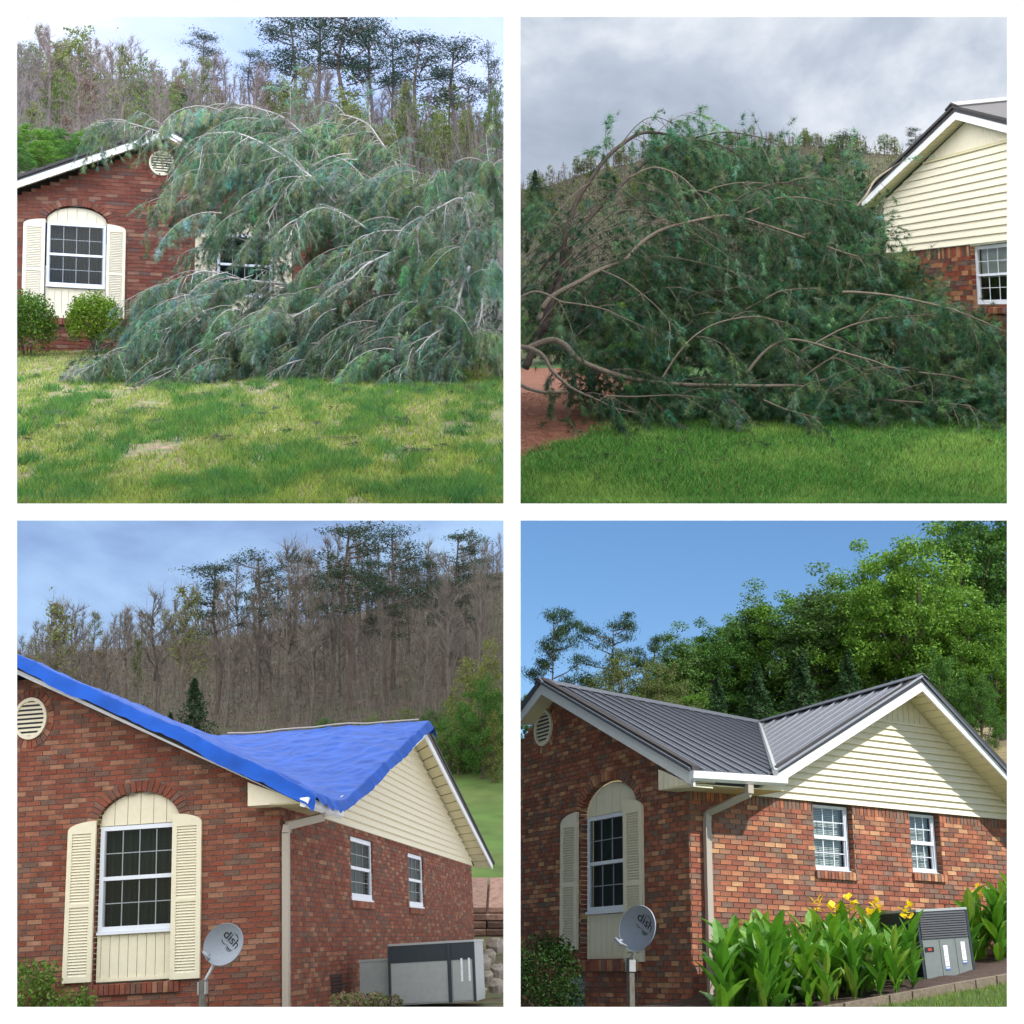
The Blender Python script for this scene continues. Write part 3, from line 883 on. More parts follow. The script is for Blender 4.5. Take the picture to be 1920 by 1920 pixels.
# roof
E1, VB, MT, RFp = Vector((-.42, -.64, 2.86)), Vector((.95, -.62, 2.91)), Vector((3.78, 3.4, 4.5)), Vector((-.42, 3.5, 4.76))
SF, SB = Vector((3.74, -.56, 4.57)), Vector((.97, -.56, 2.94))
bots, tops = [], []
nst = 20
for i in range(nst + 1):
    x = E1.x + (MT.x - E1.x) * i / nst
    tops.append(RFp.lerp(MT, i / nst))
    bots.append(E1.lerp(VB, (x - E1.x) / (VB.x - E1.x)) if x < VB.x else VB.lerp(MT, (x - VB.x) / (MT.x - VB.x)))
metal_strips(H4, bots, tops)
bots, tops = [], []
for i in range(nst - 6):
    t = i / (nst - 7)
    bots.append(SB.lerp(VB, t / .02) if t < .02 else VB.lerp(MT, (t - .02) / .98)); tops.append(SF.lerp(MT, t))
metal_strips(H4, bots, tops)
slab(H4, 'roof_slope', [SF, MT + Vector((0, 4, 0)), (6.5, 7.4, 2.5), (6.0, -.56, 2.75)], .03, m_roof)
slab(H4, 'roof_slope', [RFp, MT, (3.8, 4.35, 4.13), (-.42, 4.35, 4.33)], .03, m_roof)
for (a, b) in ((RFp, MT), (SF, MT)):
    q = MB(); d_ = (b - a).normalized(); s_ = d_.cross(Vector((0, 0, 1))).normalized() * .12; u_ = Vector((0, 0, .045))
    q.hexa([a - s_ - u_ * .6, b - s_ - u_ * .6, b + u_, a + u_, a - s_ - u_ * .3, b - s_ - u_ * .3, b + u_ * 1.3, a + u_ * 1.3])
    q.hexa([a + u_, b + u_, b + s_ - u_ * .6, a + s_ - u_ * .6, a + u_ * 1.3, b + u_ * 1.3, b + s_ - u_ * .3, a + s_ - u_ * .3])
    put('ridge_cap', q.mesh('ridge_cap', m_roof), H4)
q = MB(); q.tube([VB + Vector((0, -.02, .03)), MT + Vector((0, 0, .02))], .045, .03, 6); put('valley_flashing', q.mesh('valley_flashing', m_galv), H4)
# rakes: front gable (facing -x) and side gable (facing -y)
rake(H4, (-.36, 3.5, 4.56), (-.36, -.64, 2.66), (-1, 0, 0), .16)
rake(H4, (-.36, 4.35, 4.175), (-.36, 3.5, 4.56), (-1, 0, 0), .16)
soffit(H4, [(0, 3.5, 4.60), (0, -.62, 2.70), (-.34, -.62, 2.68), (-.34, 3.5, 4.58)], 14)
soffit(H4, [(0, 4.35, 4.215), (0, 3.5, 4.60), (-.34, 3.5, 4.58), (-.34, 4.35, 4.195)], 3)
rake(H4, (3.76, -.52, 4.37), (1.02, -.52, 2.78), (0, -1, 0), .14)
rake(H4, (6.05, -.52, 2.60), (3.76, -.52, 4.37), (0, -1, 0), .14)
soffit(H4, [(3.8, 0, 4.42), (1.0, 0, 2.80), (1.02, -.5, 2.80), (3.76, -.5, 4.39)], 20)
soffit(H4, [(6.1, 0, 2.62), (3.8, 0, 4.42), (3.76, -.5, 4.39), (6.05, -.5, 2.62)], 20)
# eave return, gutter, downspout
q = MB(); q.prism([(-.33, .2, 2.70), (-.33, .2, 2.97), (-.33, -.60, 2.68), (-.33, -.60, 2.66)], (.3, 0, 0)); er = put('eave_return', q.mesh('eave_return', m_cream), H4)
for i in range(6):
    y0 = -.52 + i * .12
    q = MB(); zt = 2.68 + (y0 + .6) * .36; q.prism([(-.335, y0, 2.70), (-.335, y0 + .114, 2.70), (-.335, y0 + .114, zt + .05), (-.335, y0, zt + .01)], (-.012, 0, 0))
    put('return_board', q.mesh('return_board', m_cream), er)
slab(H4, 'soffit', [(-.34, .0, 2.70), (1.1, .0, 2.73), (1.1, -.6, 2.73), (-.34, -.6, 2.70)], .015, m_cream_dark)
prof = [(-.60, 2.84), (-.60, 2.74), (-.655, 2.72), (-.70, 2.755), (-.715, 2.84), (-.70, 2.845), (-.69, 2.76), (-.65, 2.735), (-.615, 2.75), (-.612, 2.84)]
q = MB(); q.prism([(-.40, y, z) for y, z in prof], (1.50, 0, .05)); q.face([(-.402, y, z) for y, z in prof[:6]]); put('gutter', q.mesh('gutter', m_white), H4)
q = rect_pipe([(.50, -.66, 2.74), (.50, -.66, 2.63), (.24, -.08, 2.42), (.235, -.07, 2.30), (.23, -.07, -1.0)], .085, .07)
put('downspout', q.mesh('downspout', mat('downspout_paint', srgb(168, 158, 146), .5)), H4)

dish_thing(None, FR4, -1, [(-1.06, -.44, .90), (-1.0, -.12, .56), (-1.0, -.12, -.25)], 'grey satellite dish on a short wooden post before the left shutter in sunny yard'.replace('left shutter', 'right shutter'), nrm=(-.62, -.74, .25), roll=.75)
vb = MB()
vb.hexa([(-3.06, -.16, -.05), (-2.72, -.12, -.05), (-2.72, .0, -.05), (-3.06, .0, -.05), (-3.06, -.03, .36), (-2.72, -.03, .36), (-2.72, .0, .36), (-3.06, 0, .36)])
for i in range(6): vb.box((-3.04, -.17 + i * .016, .0 + i * .05), (-2.74, -.15 + i * .016, .03 + i * .05))
t = put('crawl_vent', vb.mesh('crawl_vent', m_dish), H4, ml=W_FRONT)

# ground by the house: bed, edging blocks, lawn (they fall away from the eye, rising along the wall)
gz = lambda x: .03 + .145 * x
def sheet(name, FR, x0, x1, y0, y1, zf, m, nx=24, ny=8, kind='structure'):
    b = MB()
    for i in range(nx):
        for j in range(ny):
            xa, xb = x0 + (x1 - x0) * i / nx, x0 + (x1 - x0) * (i + 1) / nx
            ya, yb = y0 + (y1 - y0) * j / ny, y0 + (y1 - y0) * (j + 1) / ny
            b.face([(xa, ya, zf(xa, ya)), (xb, ya, zf(xb, ya)), (xb, yb, zf(xb, yb)), (xa, yb, zf(xa, yb))])
    return put(name, b.mesh(name, m, True), mw=M4 @ FR, kind=kind)
sheet('flower_bed', FR4, -7, 9, -2.42, .05, lambda x, y: gz(x) - .02 + .02 * math.sin(x * 9 + y * 5) + .04 * (y + 2.4), m_mulch, 60, 14)
lawn4 = lambda x, y: gz(x) - .09 + .06 * (y + 2.4)
sheet('lawn', FR4, -2, 9, -6.2, -2.4, lawn4, m_dirt2, 20, 20)
sheet('lawn', FR4, -8, -2, -6.2, -2.4, lawn4, m_dirt2, 10, 10)
ed = thing('garden_edging', 'row of tan concrete blocks edging the flower bed beside the lawn', 'edging', M4 @ FR4)
for i in range(22):
    x = -1.0 + i * .335
    q = MB(); z = gz(x + .16) + rnd.uniform(-.01, .01); dy = rnd.uniform(-.015, .015)
    z0, z1 = gz(x) - .12, gz(x + .32) - .12
    q.hexa([(x, -2.50 + dy, z0), (x + .32, -2.50 + dy, z1), (x + .32, -2.40 + dy, z1), (x, -2.40 + dy, z0), (x, -2.5 + dy, z0 + .13), (x + .32, -2.5 + dy, z1 + .13), (x + .32, -2.4 + dy, z1 + .13), (x, -2.4 + dy, z0 + .13)])
    put('edging_block', q.mesh('edging_block', m_block), ed)

m_acpale = mat('air_unit_pale', (0.34, 0.36, 0.36), 0.5, 0.06, 5)
def air_unit(mw, w, h, dep, label, grille_h, side='left', plain=False):
    """packaged air conditioner: cabinet, louvred grille band, access doors"""
    a = thing('air_conditioner', label, 'air conditioner', mw)
    b = MB(); b.box((0, 0, 0), (w, dep, h))
    mp_ = m_acpale if plain else m_acpanel
    put('cabinet', b.mesh('cabinet', mp_), a)
    t = MB(); t.box((-.012, -.015, h), (w + .012, dep + .012, h + .03)); put('lid', t.mesh('lid', mat('lid_grey', (.36, .37, .38), .5)), a)
    g = MB(); g.box((.0, -.006, h - grille_h), (w, -.002, h - .005)); go = put('grille', g.mesh('grille', m_acdark), a)
    if not plain:
        n = 11
        for i in range(n):
            z = h - grille_h + (i + .5) * (grille_h - .01) / n
            q = MB(); q.hexa([(.03, -.02, z - .012), (w - .03, -.02, z - .012), (w - .03, -.012, z - .012), (.03, -.012, z - .012), (.03, -.012, z + .006), (w - .03, -.012, z + .006), (w - .03, -.006, z + .006), (.03, -.006, z + .006)])
            put('grille_slat', q.mesh('grille_slat', m_acgrille), go)
    s = MB(); s.box((-.006, .02, .02), (-.002, dep - .02, h - .01)); put('side_coil', s.mesh('side_coil', m_acdark if not plain else m_acpale), a)
    for x in (0, w):
        c = MB(); c.box((x - .018, -.012, 0), (x + .018, .03, h - .002)); put('corner_post', c.mesh('corner_post', m_acdark), a)
    dh = h - grille_h - .02
    for (x0, x1) in ((.03, w * .36), (w * .37, w * .68), (w * .69, w - .03)) if not plain else ((.03, w * .72), (w * .75, w - .03)):
        q = MB(); q.box((x0, -.014, .02), (x1, -.004, dh)); put('access_panel', q.mesh('access_panel', mp_), a)
    return a
ACM = M4 @ FR4 @ Matrix.Translation((2.37, -1.62, .33)) @ Matrix.Rotation(math.radians(-4.5), 4, 'Y')
ac4 = air_unit(ACM, .84, .86, .85, 'grey green air conditioner with louvred top standing beside the yellow flowers', .33)
for (x0, z0, z1) in ((.36, .14, .44), (.66, .2, .47)):
    q = MB(); q.box((x0, -.018, z0), (x0 + .07, -.0155, z1)); st_ = put('label_sticker', q.mesh('label_sticker', m_sticker), ac4)
    q = MB(); q.box((x0, -.0205, z0), (x0 + .07, -.0185, z0 + .02)); q.box((x0, -.0205, z0 + .035), (x0 + .07, -.0185, z0 + .045)); put('blue_print', q.mesh('blue_print', m_blueprint), st_)
    q = MB(); q.box((x0 + .012, -.0205, z0 + .1), (x0 + .05, -.0185, z0 + .105)); q.box((x0 + .012, -.0205, z0 + .16), (x0 + .05, -.0185, z0 + .165)); put('red_print', q.mesh('red_print', m_red), st_)
q = MB(); q.box((.05, -.019, .37), (.20, -.0155, .43)); bg = put('badge', q.mesh('badge', m_ink), ac4)
q = MB(); q.box((.10, -.021, .385), (.16, -.0195, .415)); put('badge_print', q.mesh('badge_print', m_red), bg)

# ---- canna lilies
def canna_leaf_mesh(L_, W_, bend, seed):
    r = random.Random(seed); P = []; n = 5
    col = [(.09, .25, .016), (.15, .33, .022), (.10, .27, .026), (.065, .20, .02), (.20, .32, .035)][seed % 5]
    q = MB(); mid, lf, rt = [], [], []
    for i in range(n + 1):
        t = i / n; w = W_ * math.sin(math.pi * min(1, t * .92 + .08)) ** .8 * (1 if t < 1 else 0)
        if i == n: w = 0
        x = L_ * (t - bend * .25 * t * t); z = L_ * (t * (1 - bend * t * .55))
        y = L_ * bend * t * t * .6
        c = Vector((y + L_ * t * .22, 0, z)); wig = r.uniform(-.01, .01)
        mid.append(c); lf.append(c + Vector((-.3 * w + wig, w, .25 * w))); rt.append(c + Vector((-.3 * w - wig, -w, .25 * w)))
    for i in range(n):
        q.face([mid[i], lf[i], lf[i + 1], mid[i + 1]] if i < n - 1 else [mid[i], lf[i], mid[i + 1]], col)
        q.face([rt[i], mid[i], mid[i + 1], rt[i + 1]] if i < n - 1 else [rt[i], mid[i], mid[i + 1]], col)
    return q.mesh('leaf', m_canna)
CL = [canna_leaf_mesh(.44 + .08 * (i % 3), .075 + .014 * (i % 2), .06 + .14 * (i % 4), i) for i in range(8)]
cs = MB(); cs.tube([(0, 0, -.1), (.01, 0, .4), (0, .01, .8)], .016, .008, 5, (.1, .2, .03)); canna_stem = cs.mesh('stem', m_leaf)
cs = MB(); cs.tube([(0, 0, 0), (.0, 0, .42)], .008, .005, 5, (.1, .2, .03)); canna_stalk = cs.mesh('stalk', m_leaf)
def flower_mesh(seed):
    r = random.Random(seed); q = MB()
    for k in range(13):
        a = r.uniform(0, 6.28); el = r.uniform(-.2, 1.2); L_ = r.uniform(.05, .085)
        d = Vector((math.cos(a) * math.cos(el), math.sin(a) * math.cos(el), math.sin(el))); s = d.cross(Vector((0, 0, 1))).normalized() * L_ * .38
        o = Vector((r.uniform(-.03, .03), r.uniform(-.03, .03), r.uniform(-.05, .04)))
        q.face([o, o + d * L_ * .5 + s, o + d * L_ + Vector((0, 0, -.01)), o + d * L_ * .5 - s])
    return q.mesh('flower', m_yellow)
FLW = [flower_mesh(i) for i in range(4)]
def canna(x, y, h, label, flower=None, group='yellow canna lilies along the brick wall'):
    c = thing('canna_plant', label, 'plant', M4 @ FR4 @ Matrix.Translation((x, y, gz(x) - .03)) @ Matrix.Rotation(rnd.uniform(0, 6.28), 4, 'Z'), group)
    s = h / .95
    put('stem', canna_stem, c, ml=Matrix.Scale(s, 4))
    n = 14
    for i in range(n):
        z = h * (.02 + .66 * i / n)
        a = i * 2.4 + rnd.uniform(-.4, .4)
        tilt = rnd.uniform(.0, .48) * (1 - .4 * i / n)
        ml = Matrix.Translation((0, 0, z)) @ Matrix.Rotation(a, 4, 'Z') @ Matrix.Rotation(tilt, 4, 'Y') @ Matrix.Scale(rnd.uniform(.6, .95) * s, 4)
        put('leaf', CL[rnd.randrange(8)], c, ml=ml)
    if flower:
        put('stalk', canna_stalk, c, ml=Matrix.Translation((0, 0, h * .75)) @ Matrix.Scale((flower - h * .75) / .42, 4))
        put('flower', FLW[rnd.randrange(4)], c, ml=Matrix.Translation((0, 0, flower)) @ Matrix.Scale(1.7, 4))
    return c
CLAB = 'leafy green canna without flowers in the clump left of the air conditioner'
spots = []
for i in range(70):
    for _ in range(60):
        px, y = rnd.uniform(1350, 1712), rnd.uniform(-2.3, -.45)
        p = onplane(FR4, px, 1850, 1, y); x = p.x
        if y < -.55 and x > 2.3: continue
        if all((x - a) ** 2 + (y - b) ** 2 > .03 for a, b in spots): break
    else: continue
    spots.append((x, y))
    top = onplane(FR4, px, rnd.uniform(1702, 1762) - (px - 1350) * .05, 1, y)
    canna(x, y, max(.7, min(1.45, top.z - gz(x))), 'leafy canna without flowers, %s row, %s' % (('front', 'middle', 'back')[0 if y < -1.7 else 1 if y < -1.05 else 2], ('beside the downspout', 'under the shadow edge on the brick', 'left of the first side window', 'under the first side window', 'right of the first side window', 'close to the air conditioner')[max(0, min(5, int((px - 1350) / 60.4)))]))
def flower_spot(px, py, y):
    p = onplane(FR4, px, py, 1, y); return p.x, y, p.z - (gz(p.x) - .03)
for (px, py, y, lab) in ((1530, 1699, -1.0, 'canna with the leftmost yellow bloom, a thin one, above the green clump'), (1563, 1711, -1.2, 'canna with a double yellow bloom, second from the left over the clump'),
                         (1592, 1697, -.9, 'canna with the lone yellow bloom standing tallest in the clump middle'), (1644, 1702, -1.1, 'canna with the widest yellow bloom cluster, left of the air conditioner lid'),
                         (1629, 1725, -1.5, 'canna with a low yellow bloom below the widest bloom cluster'), (1703, 1711, -1.75, 'canna with a big yellow bloom just before the air conditioner lid'),
                         (1513, 1797, -2.2, 'canna with a small faded yellow bloom deep in the leaves near front')):
    x, y, h = flower_spot(px, py, y); canna(x, y, min(h - .05, .9), lab, h)
for i in range(24):
    canna(3.5 + rnd.uniform(0, 3.2), rnd.uniform(-1.3, -.35), rnd.uniform(.9, 1.15), 'leafy green canna without flowers in the clump right of the air conditioner', group='canna lilies right of the air conditioner')
for (px, py, lab) in ((1837, 1676, 'canna with a yellow bloom right of the air conditioner lid'), (1884, 1681, 'canna with a yellow bloom at the far right edge of the flower bed')):
    x, y, h = flower_spot(px, py, -.7); canna(x, y, min(h - .05, .98), lab, h, 'canna lilies right of the air conditioner')

# ------------------------------------------------------------------ trees (unit height 1, base at the origin)
def quads(cs, size, r, jit=1.0, aspect=.6, down=0.0):
    """leaf-sized quads at points cs (n,3)"""
    n = len(cs)
    a = r.normal(size=(n, 3)); a[:, 2] -= down; a /= np.linalg.norm(a, axis=1, keepdims=True)
    b = np.cross(a, r.normal(size=(n, 3))); b /= np.linalg.norm(b, axis=1, keepdims=True) + 1e-9
    s = size * (1 + jit * (r.random((n, 1)) - .5))
    a = a * s; b = b * s * aspect
    return np.stack([cs - a, cs + b * .9, cs + a, cs - b * .9], 1)

def shade(base, n, r, v=.35, alt=None, p=.3):
    c = np.array(base)[None] * (1 + v * (r.random((n, 1)) * 2 - 1))
    if alt is not None:
        k = r.random(n) < p; c[k] = np.array(alt)[None] * (1 + v * (r.random((k.sum(), 1)) * 2 - 1))
    return c

def leafy_proto(seed, lobes, col, alt, n_leaf=7000, leaf=.014, trunk=.16, spread=1.0):
    r = np.random.default_rng(seed); rr = random.Random(seed)
    t = MB()
    t.tube([(0, 0, -.05), (.005, 0, .2), (-.005, .005, .5), (0, 0, .8)], .022, .006, 7, (.14, .11, .085))
    cen = []
    cx, cz, rx, rz, top = lobes
    lump = r.normal(size=(7, 3)); lump /= np.linalg.norm(lump, axis=1, keepdims=True)
    for k in range(150):
        d = r.normal(size=3); d /= np.linalg.norm(d); d *= r.random() ** .33
        z = cz + d[2] * rz
        w = (1.0 - (top * max(0, d[2]) if d[2] > 0 else .25 * d[2] * d[2])) * (.78 + .30 * max(0, (lump @ (d / (np.linalg.norm(d) + 1e-6))).max() - .55) / .45)
        z += .05 * max(0, d[2]) * r.normal()
        cen.append((np.array([cx + d[0] * rx * w, d[1] * rx * w, z]), r.uniform(.035, .085)))
    for k in range(14):
        c = cen[k][0]; z0 = r.uniform(.2, .5)
        t.tube([(0, 0, z0), tuple(c * np.array([.45, .45, 0]) + np.array([0, 0, (z0 + c[2]) / 2])), tuple(c)], .009, .002, 5, (.14, .11, .085))
    P = []; per = max(20, n_leaf // len(cen))
    for c, rad in cen:
        d = r.normal(size=(per, 3)); d /= np.linalg.norm(d, axis=1, keepdims=True)
        q = c + d * rad * (r.random((per, 1)) ** .45) * np.array([1, 1, .72])
        P.append(q)
    P = np.concatenate(P)
    Q = quads(P, leaf, r)
    C = shade(col, len(P), r, .4, alt, .35)
    return t.mesh('trunk', m_bark), tri_mesh('crown', Q, C, m_leaf)

def branch_set(t, r, n, z0, z1, length, up, rad, col, sub=4, tw=None, flat=False):
    tips = []
    for i in range(n):
        z = z0 + (z1 - z0) * (i + r.random()) / n
        a = r.uniform(0, 6.283); L_ = length * (1.15 - .75 * (z - z0) / max(.01, z1 - z0)) * r.uniform(.6, 1.1)
        d = np.array([math.cos(a), math.sin(a), up * r.uniform(.5, 1.4)]); d /= np.linalg.norm(d)
        p = [np.array([0, 0, z])]
        for k in range(3):
            d = d + np.array([r.normal() * .18, r.normal() * .18, (.05 if not flat else -.02)]); d /= np.linalg.norm(d)
            p.append(p[-1] + d * L_ / 3)
        t.tube(p, rad, rad * .25, 4, col, False)
        for s in range(sub):
            f = r.uniform(.3, 1); k = min(2, int(f * 3)); b = p[k] + (p[k + 1] - p[k]) * (f * 3 - k)
            e = d + r.normal(size=3) * .55 + np.array([0, 0, .25 if not flat else .05]); e /= np.linalg.norm(e)
            q = b + e * L_ * r.uniform(.25, .5)
            t.tube([b, (b + q) / 2 + r.normal(size=3) * .006, q], rad * .4, rad * .12, 3, col, False)
            tips.append((b, q))
        tips.append((p[2], p[3]))
    return tips

def bare_proto(seed, col=(.20, .17, .15), bud=None, nbud=0, n=16, spread=.2, twig=900, low=.3):
    r = np.random.default_rng(seed)
    t = MB(); w = r.normal(size=2) * .02
    t.tube([(0, 0, -.08), (w[0], w[1], .35), (-w[1], w[0], .7), (w[0] * .5, 0, .98)], .013, .002, 6, col)
    tips = branch_set(t, r, n, low, .93, spread, 1.5, .0048, col, 9)
    tips += [(np.array([0, 0, z]), np.array([r.normal() * .05, r.normal() * .05, z + .12])) for z in np.linspace(low, .9, 10)]
    # fine twigs: slim blades
    T = []
    for _ in range(twig):
        b, q = tips[r.integers(len(tips))]
        f = r.random() * 1.05; o = b + (q - b) * f
        d = (q - b); d = d / (np.linalg.norm(d) + 1e-9) + r.normal(size=3) * .42 + np.array([0, 0, .55]); d /= np.linalg.norm(d)
        L_ = r.uniform(.04, .12); s = np.cross(d, r.normal(size=3)); s = s / (np.linalg.norm(s) + 1e-9) * .00095
        T.append([o - s, o + s, o + d * L_])
    T = np.array(T); Ct = shade(np.array(col) * 1.15, len(T), r, .3)
    for k in range(len(T)):
        t.face(T[k], tuple(Ct[k]))
    tm = t.mesh('trunk', m_bark)
    if not nbud: return tm, None
    B = []
    for _ in range(nbud):
        b, q = tips[r.integers(len(tips))]; B.append(b + (q - b) * r.uniform(.2, 1.25) + r.normal(size=3) * .018)
    B = np.array(B)
    return tm, tri_mesh('crown', quads(B, .0085, r), shade(bud, len(B), r, .35), m_leaf)

def pine_proto(seed, n=12, low=.5, spread=.2, lean=.0, col=(.035, .06, .03), clump=110, leaf=.010):
    r = np.random.default_rng(seed); t = MB()
    tc = (.13, .10, .085)
    w = r.normal(size=2) * .015
    t.tube([(0, 0, -.08), (w[0], w[1], .3), (-w[1], w[0], .65), (0, 0, .97)], .014, .004, 6, tc)
    P = []
    for i in range(n):
        z = low + (.97 - low) * (i + r.random() * .8) / n
        a = r.uniform(0, 6.283); L_ = spread * (1.1 - .55 * (z - low) / (1 - low)) * r.uniform(.55, 1.15)
        d = np.array([math.cos(a), math.sin(a), r.uniform(.0, .4)])
        p0 = np.array([0, 0, z]); p1 = p0 + d * L_ * .5; p2 = p0 + d * L_ + np.array([0, 0, .02])
        t.tube([p0, p1, p2], .005, .0018, 4, tc, False)
        for k in range(3 + int(L_ * 14)):
            f = r.uniform(.45, 1.1); c = p0 + (p2 - p0) * f + r.normal(size=3) * np.array([.03, .03, .012])
            q = r.normal(size=(clump // 4, 3)) * np.array([.034, .034, .013]) + c + np.array([0, 0, .010]); P.append(q)
            t.tube([p0 + (p2 - p0) * min(1, f * .8), c], .0018, .001, 3, tc, False)
    c = np.array([0, 0, .97]) + r.normal(size=(clump, 3)) * np.array([.04, .04, .018]); P.append(c)
    P = np.concatenate(P)
    Q = quads(P, leaf, r, aspect=.28)
    return t.mesh('trunk', m_bark), tri_mesh('crown', Q, shade(col, len(P), r, .45), m_needle)

def conifer_proto(seed, col=(.03, .065, .03), n=5200, width=.24, leaf=.014):
    r = np.random.default_rng(seed); t = MB()
    t.tube([(0, 0, -.05), (0, 0, .5), (0, 0, .96)], .018, .003, 6, (.1, .08, .06))
    z = r.random(n) ** 1.5 * .97 + .02
    rad = width * (1 - z) ** .85 * (.55 + .45 * np.abs(np.sin(z * 34 + r.random(n) * .9))) * np.sqrt(r.random(n) * .8 + .2)
    a = r.random(n) * 6.283; rad = rad * (.8 + .35 * np.sin(a * 3 + z * 25))
    P = np.stack([rad * np.cos(a), rad * np.sin(a), z - rad * .25], 1)
    Q = quads(P, leaf, r, aspect=.35, down=.4)
    return t.mesh('trunk', m_bark), tri_mesh('crown', Q, shade(col, n, r, .45), m_needle)

def brush_wood(name, zf, pxr, dr, n, hmax, cols, seed, w=.012, leafs=.35, edge=None):
    """undergrowth and thin stems of a wood that reads as one mass"""
    r = np.random.default_rng(seed)
    d = dr[0] + (dr[1] - dr[0]) * r.random(n); px = pxr[0] + (pxr[1] - pxr[0]) * r.random(n)
    x = (px - 960) / F * d
    z = np.array([zf(a, b) for a, b in zip(x, d)])
    B = np.stack([x, d, z], 1)
    k = int(n * (1 - leafs))
    h = hmax * (.25 + .75 * r.random((k, 1)) ** 1.6)
    S = np.stack([np.ones(k), np.zeros(k), np.zeros(k)], 1) * w * (.6 + .8 * r.random((k, 1))) * (d[:k, None] / dr[0])
    l = np.stack([r.normal(size=k) * .16, r.normal(size=k) * .16, np.ones(k)], 1) * h
    o = B[:k] + np.array([0, 0, 1]) * h * (r.random((k, 1)) * .8)
    tilt = np.where(r.random((k, 1)) < .5, 1.0, .45)
    l2 = l * tilt + np.stack([r.normal(size=k), r.normal(size=k) * .3, np.zeros(k)], 1) * h * .3 * (1 - tilt)
    T = np.stack([o - S, o + S, o + S * .3 + l2, o - S * .3 + l2], 1)
    pick = r.integers(0, len(cols[0]), k)
    C1 = np.array(cols[0])[pick] * (.6 + .8 * r.random((k, 1)))
    m = n - k
    p2 = B[k:] + np.array([0, 0, 1]) * hmax * .6 * r.random((m, 1)) ** 1.3
    pt = fbm(x[k:] * .12, d[k:] * .12, seed)
    idx = np.clip((pt * 1.6 - .3) * len(cols[1]), 0, len(cols[1]) - 1).astype(int)
    Q = quads(p2, w * 7 * d[k:, None] / dr[0], r)
    C2 = np.array(cols[1])[idx] * (.6 + .8 * r.random((m, 1)))
    put(name, tri_mesh(name, np.concatenate([T, Q]), np.concatenate([C1, C2]), m_leaf), mw=M4, kind='stuff')
STEMS = [(.15, .125, .11), (.19, .16, .14), (.12, .10, .09), (.17, .125, .105)]
PROTO = {}
def proto(key, fn):
    if key not in PROTO: PROTO[key] = fn()
    return PROTO[key]

LOB_ROUND = (0, .56, .34, .42, .35)
LOB_WIDE = (0, .55, .40, .43, .45)
LOB_TALL = (0, .56, .22, .44, .6)

def tree(name, pr, label, px, yb, yt, d, group, sx=1.0, seed=0):
    """tree whose foot is seen at (px, yb) and whose top at height yt, standing d metres away"""
    h = (yb - yt) / F * d
    x = (px - 960) / F * d
    rad = .27 * h                                # keep each crown inside its own yard
    if px < 960 and x + rad * sx > -.1:
        sx = max(.5 * sx, min(sx, (-.1 - x) / rad)); x = min(x, -.1 - rad * sx)
    elif px > 960 and x - rad * sx < .15:
        sx = max(.5 * sx, min(sx, (x - .15) / rad)); x = max(x, .15 + rad * sx)
    px = 960 + x / d * F
    m = vat(V(px, yb, d)) @ Matrix.Rotation(seed * 2.399, 4, 'Z') @ Matrix.Diagonal((h * sx, h * sx, h, 1))
    o = thing(name, label, 'tree', m, group)
    put('trunk', pr[0], o)
    if pr[1] is not None: put('crown', pr[1], o)
    return o

def terrain(name, x0, x1, ds, zf, m, nx=40, kind='structure'):
    b = MB()
    ds = list(ds)
    for i in range(len(ds) - 1):
        da, db = ds[i], ds[i + 1]
        for j in range(nx):
            xa0, xa1 = x0(da) + (x1(da) - x0(da)) * j / nx, x0(da) + (x1(da) - x0(da)) * (j + 1) / nx
            xb0, xb1 = x0(db) + (x1(db) - x0(db)) * j / nx, x0(db) + (x1(db) - x0(db)) * (j + 1) / nx
            b.face([(xa0, da, zf(xa0, da)), (xa1, da, zf(xa1, da)), (xb1, db, zf(xb1, db)), (xb0, db, zf(xb0, db))])
    return put(name, b.mesh(name, m, True), mw=M4, kind=kind)

def ground_at(zf, px, d):
    return 960 - zf((px - 960) / F * d, d) / d * F

def interp(x, xs, ys):
    return float(np.interp(x, xs, ys))

# trees and slope behind the sunny yard
def z4(x, d):
    y = interp(d, (24, 34, 46, 62, 80, 120, 170), (1800, 1640, 1500, 1415, 1395, 1370, 1360))
    y += interp(960 + F * x / d, (976, 1500, 1888), (40, 25, -15)) * min(1, d / 60)
    return (960 - y) / F * d
terrain('hillside', lambda d: .05, lambda d: .357 * d + 6, [24, 28, 34, 40, 46, 54, 62, 70, 80, 100, 120, 170], z4, m_drygrass, 30)
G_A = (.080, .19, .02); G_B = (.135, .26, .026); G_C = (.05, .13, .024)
LP = [proto('leafy0', lambda: leafy_proto(11, LOB_WIDE, G_B, G_A, 32000, .0068)),
      proto('leafy1', lambda: leafy_proto(12, LOB_ROUND, G_A, G_B, 30000, .0068)),
      proto('leafy2', lambda: leafy_proto(13, LOB_TALL, (.09, .16, .045), G_A, 26000, .0066)),
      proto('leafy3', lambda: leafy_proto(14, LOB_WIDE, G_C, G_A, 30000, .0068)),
      proto('leafy4', lambda: leafy_proto(15, LOB_ROUND, (.13, .16, .045), (.09, .14, .035), 15000, .007))]
vp = [proto('vpine%d' % i, lambda i=i: pine_proto(30 + i, 26, .30, .36, 0, (.045, .085, .036), 330, .010)) for i in range(2)]
hm = proto('hemlock', lambda: conifer_proto(40, (.035, .08, .03), 9000, .30, .0125))
g4 = 'summer trees on the slope behind the steel roof'
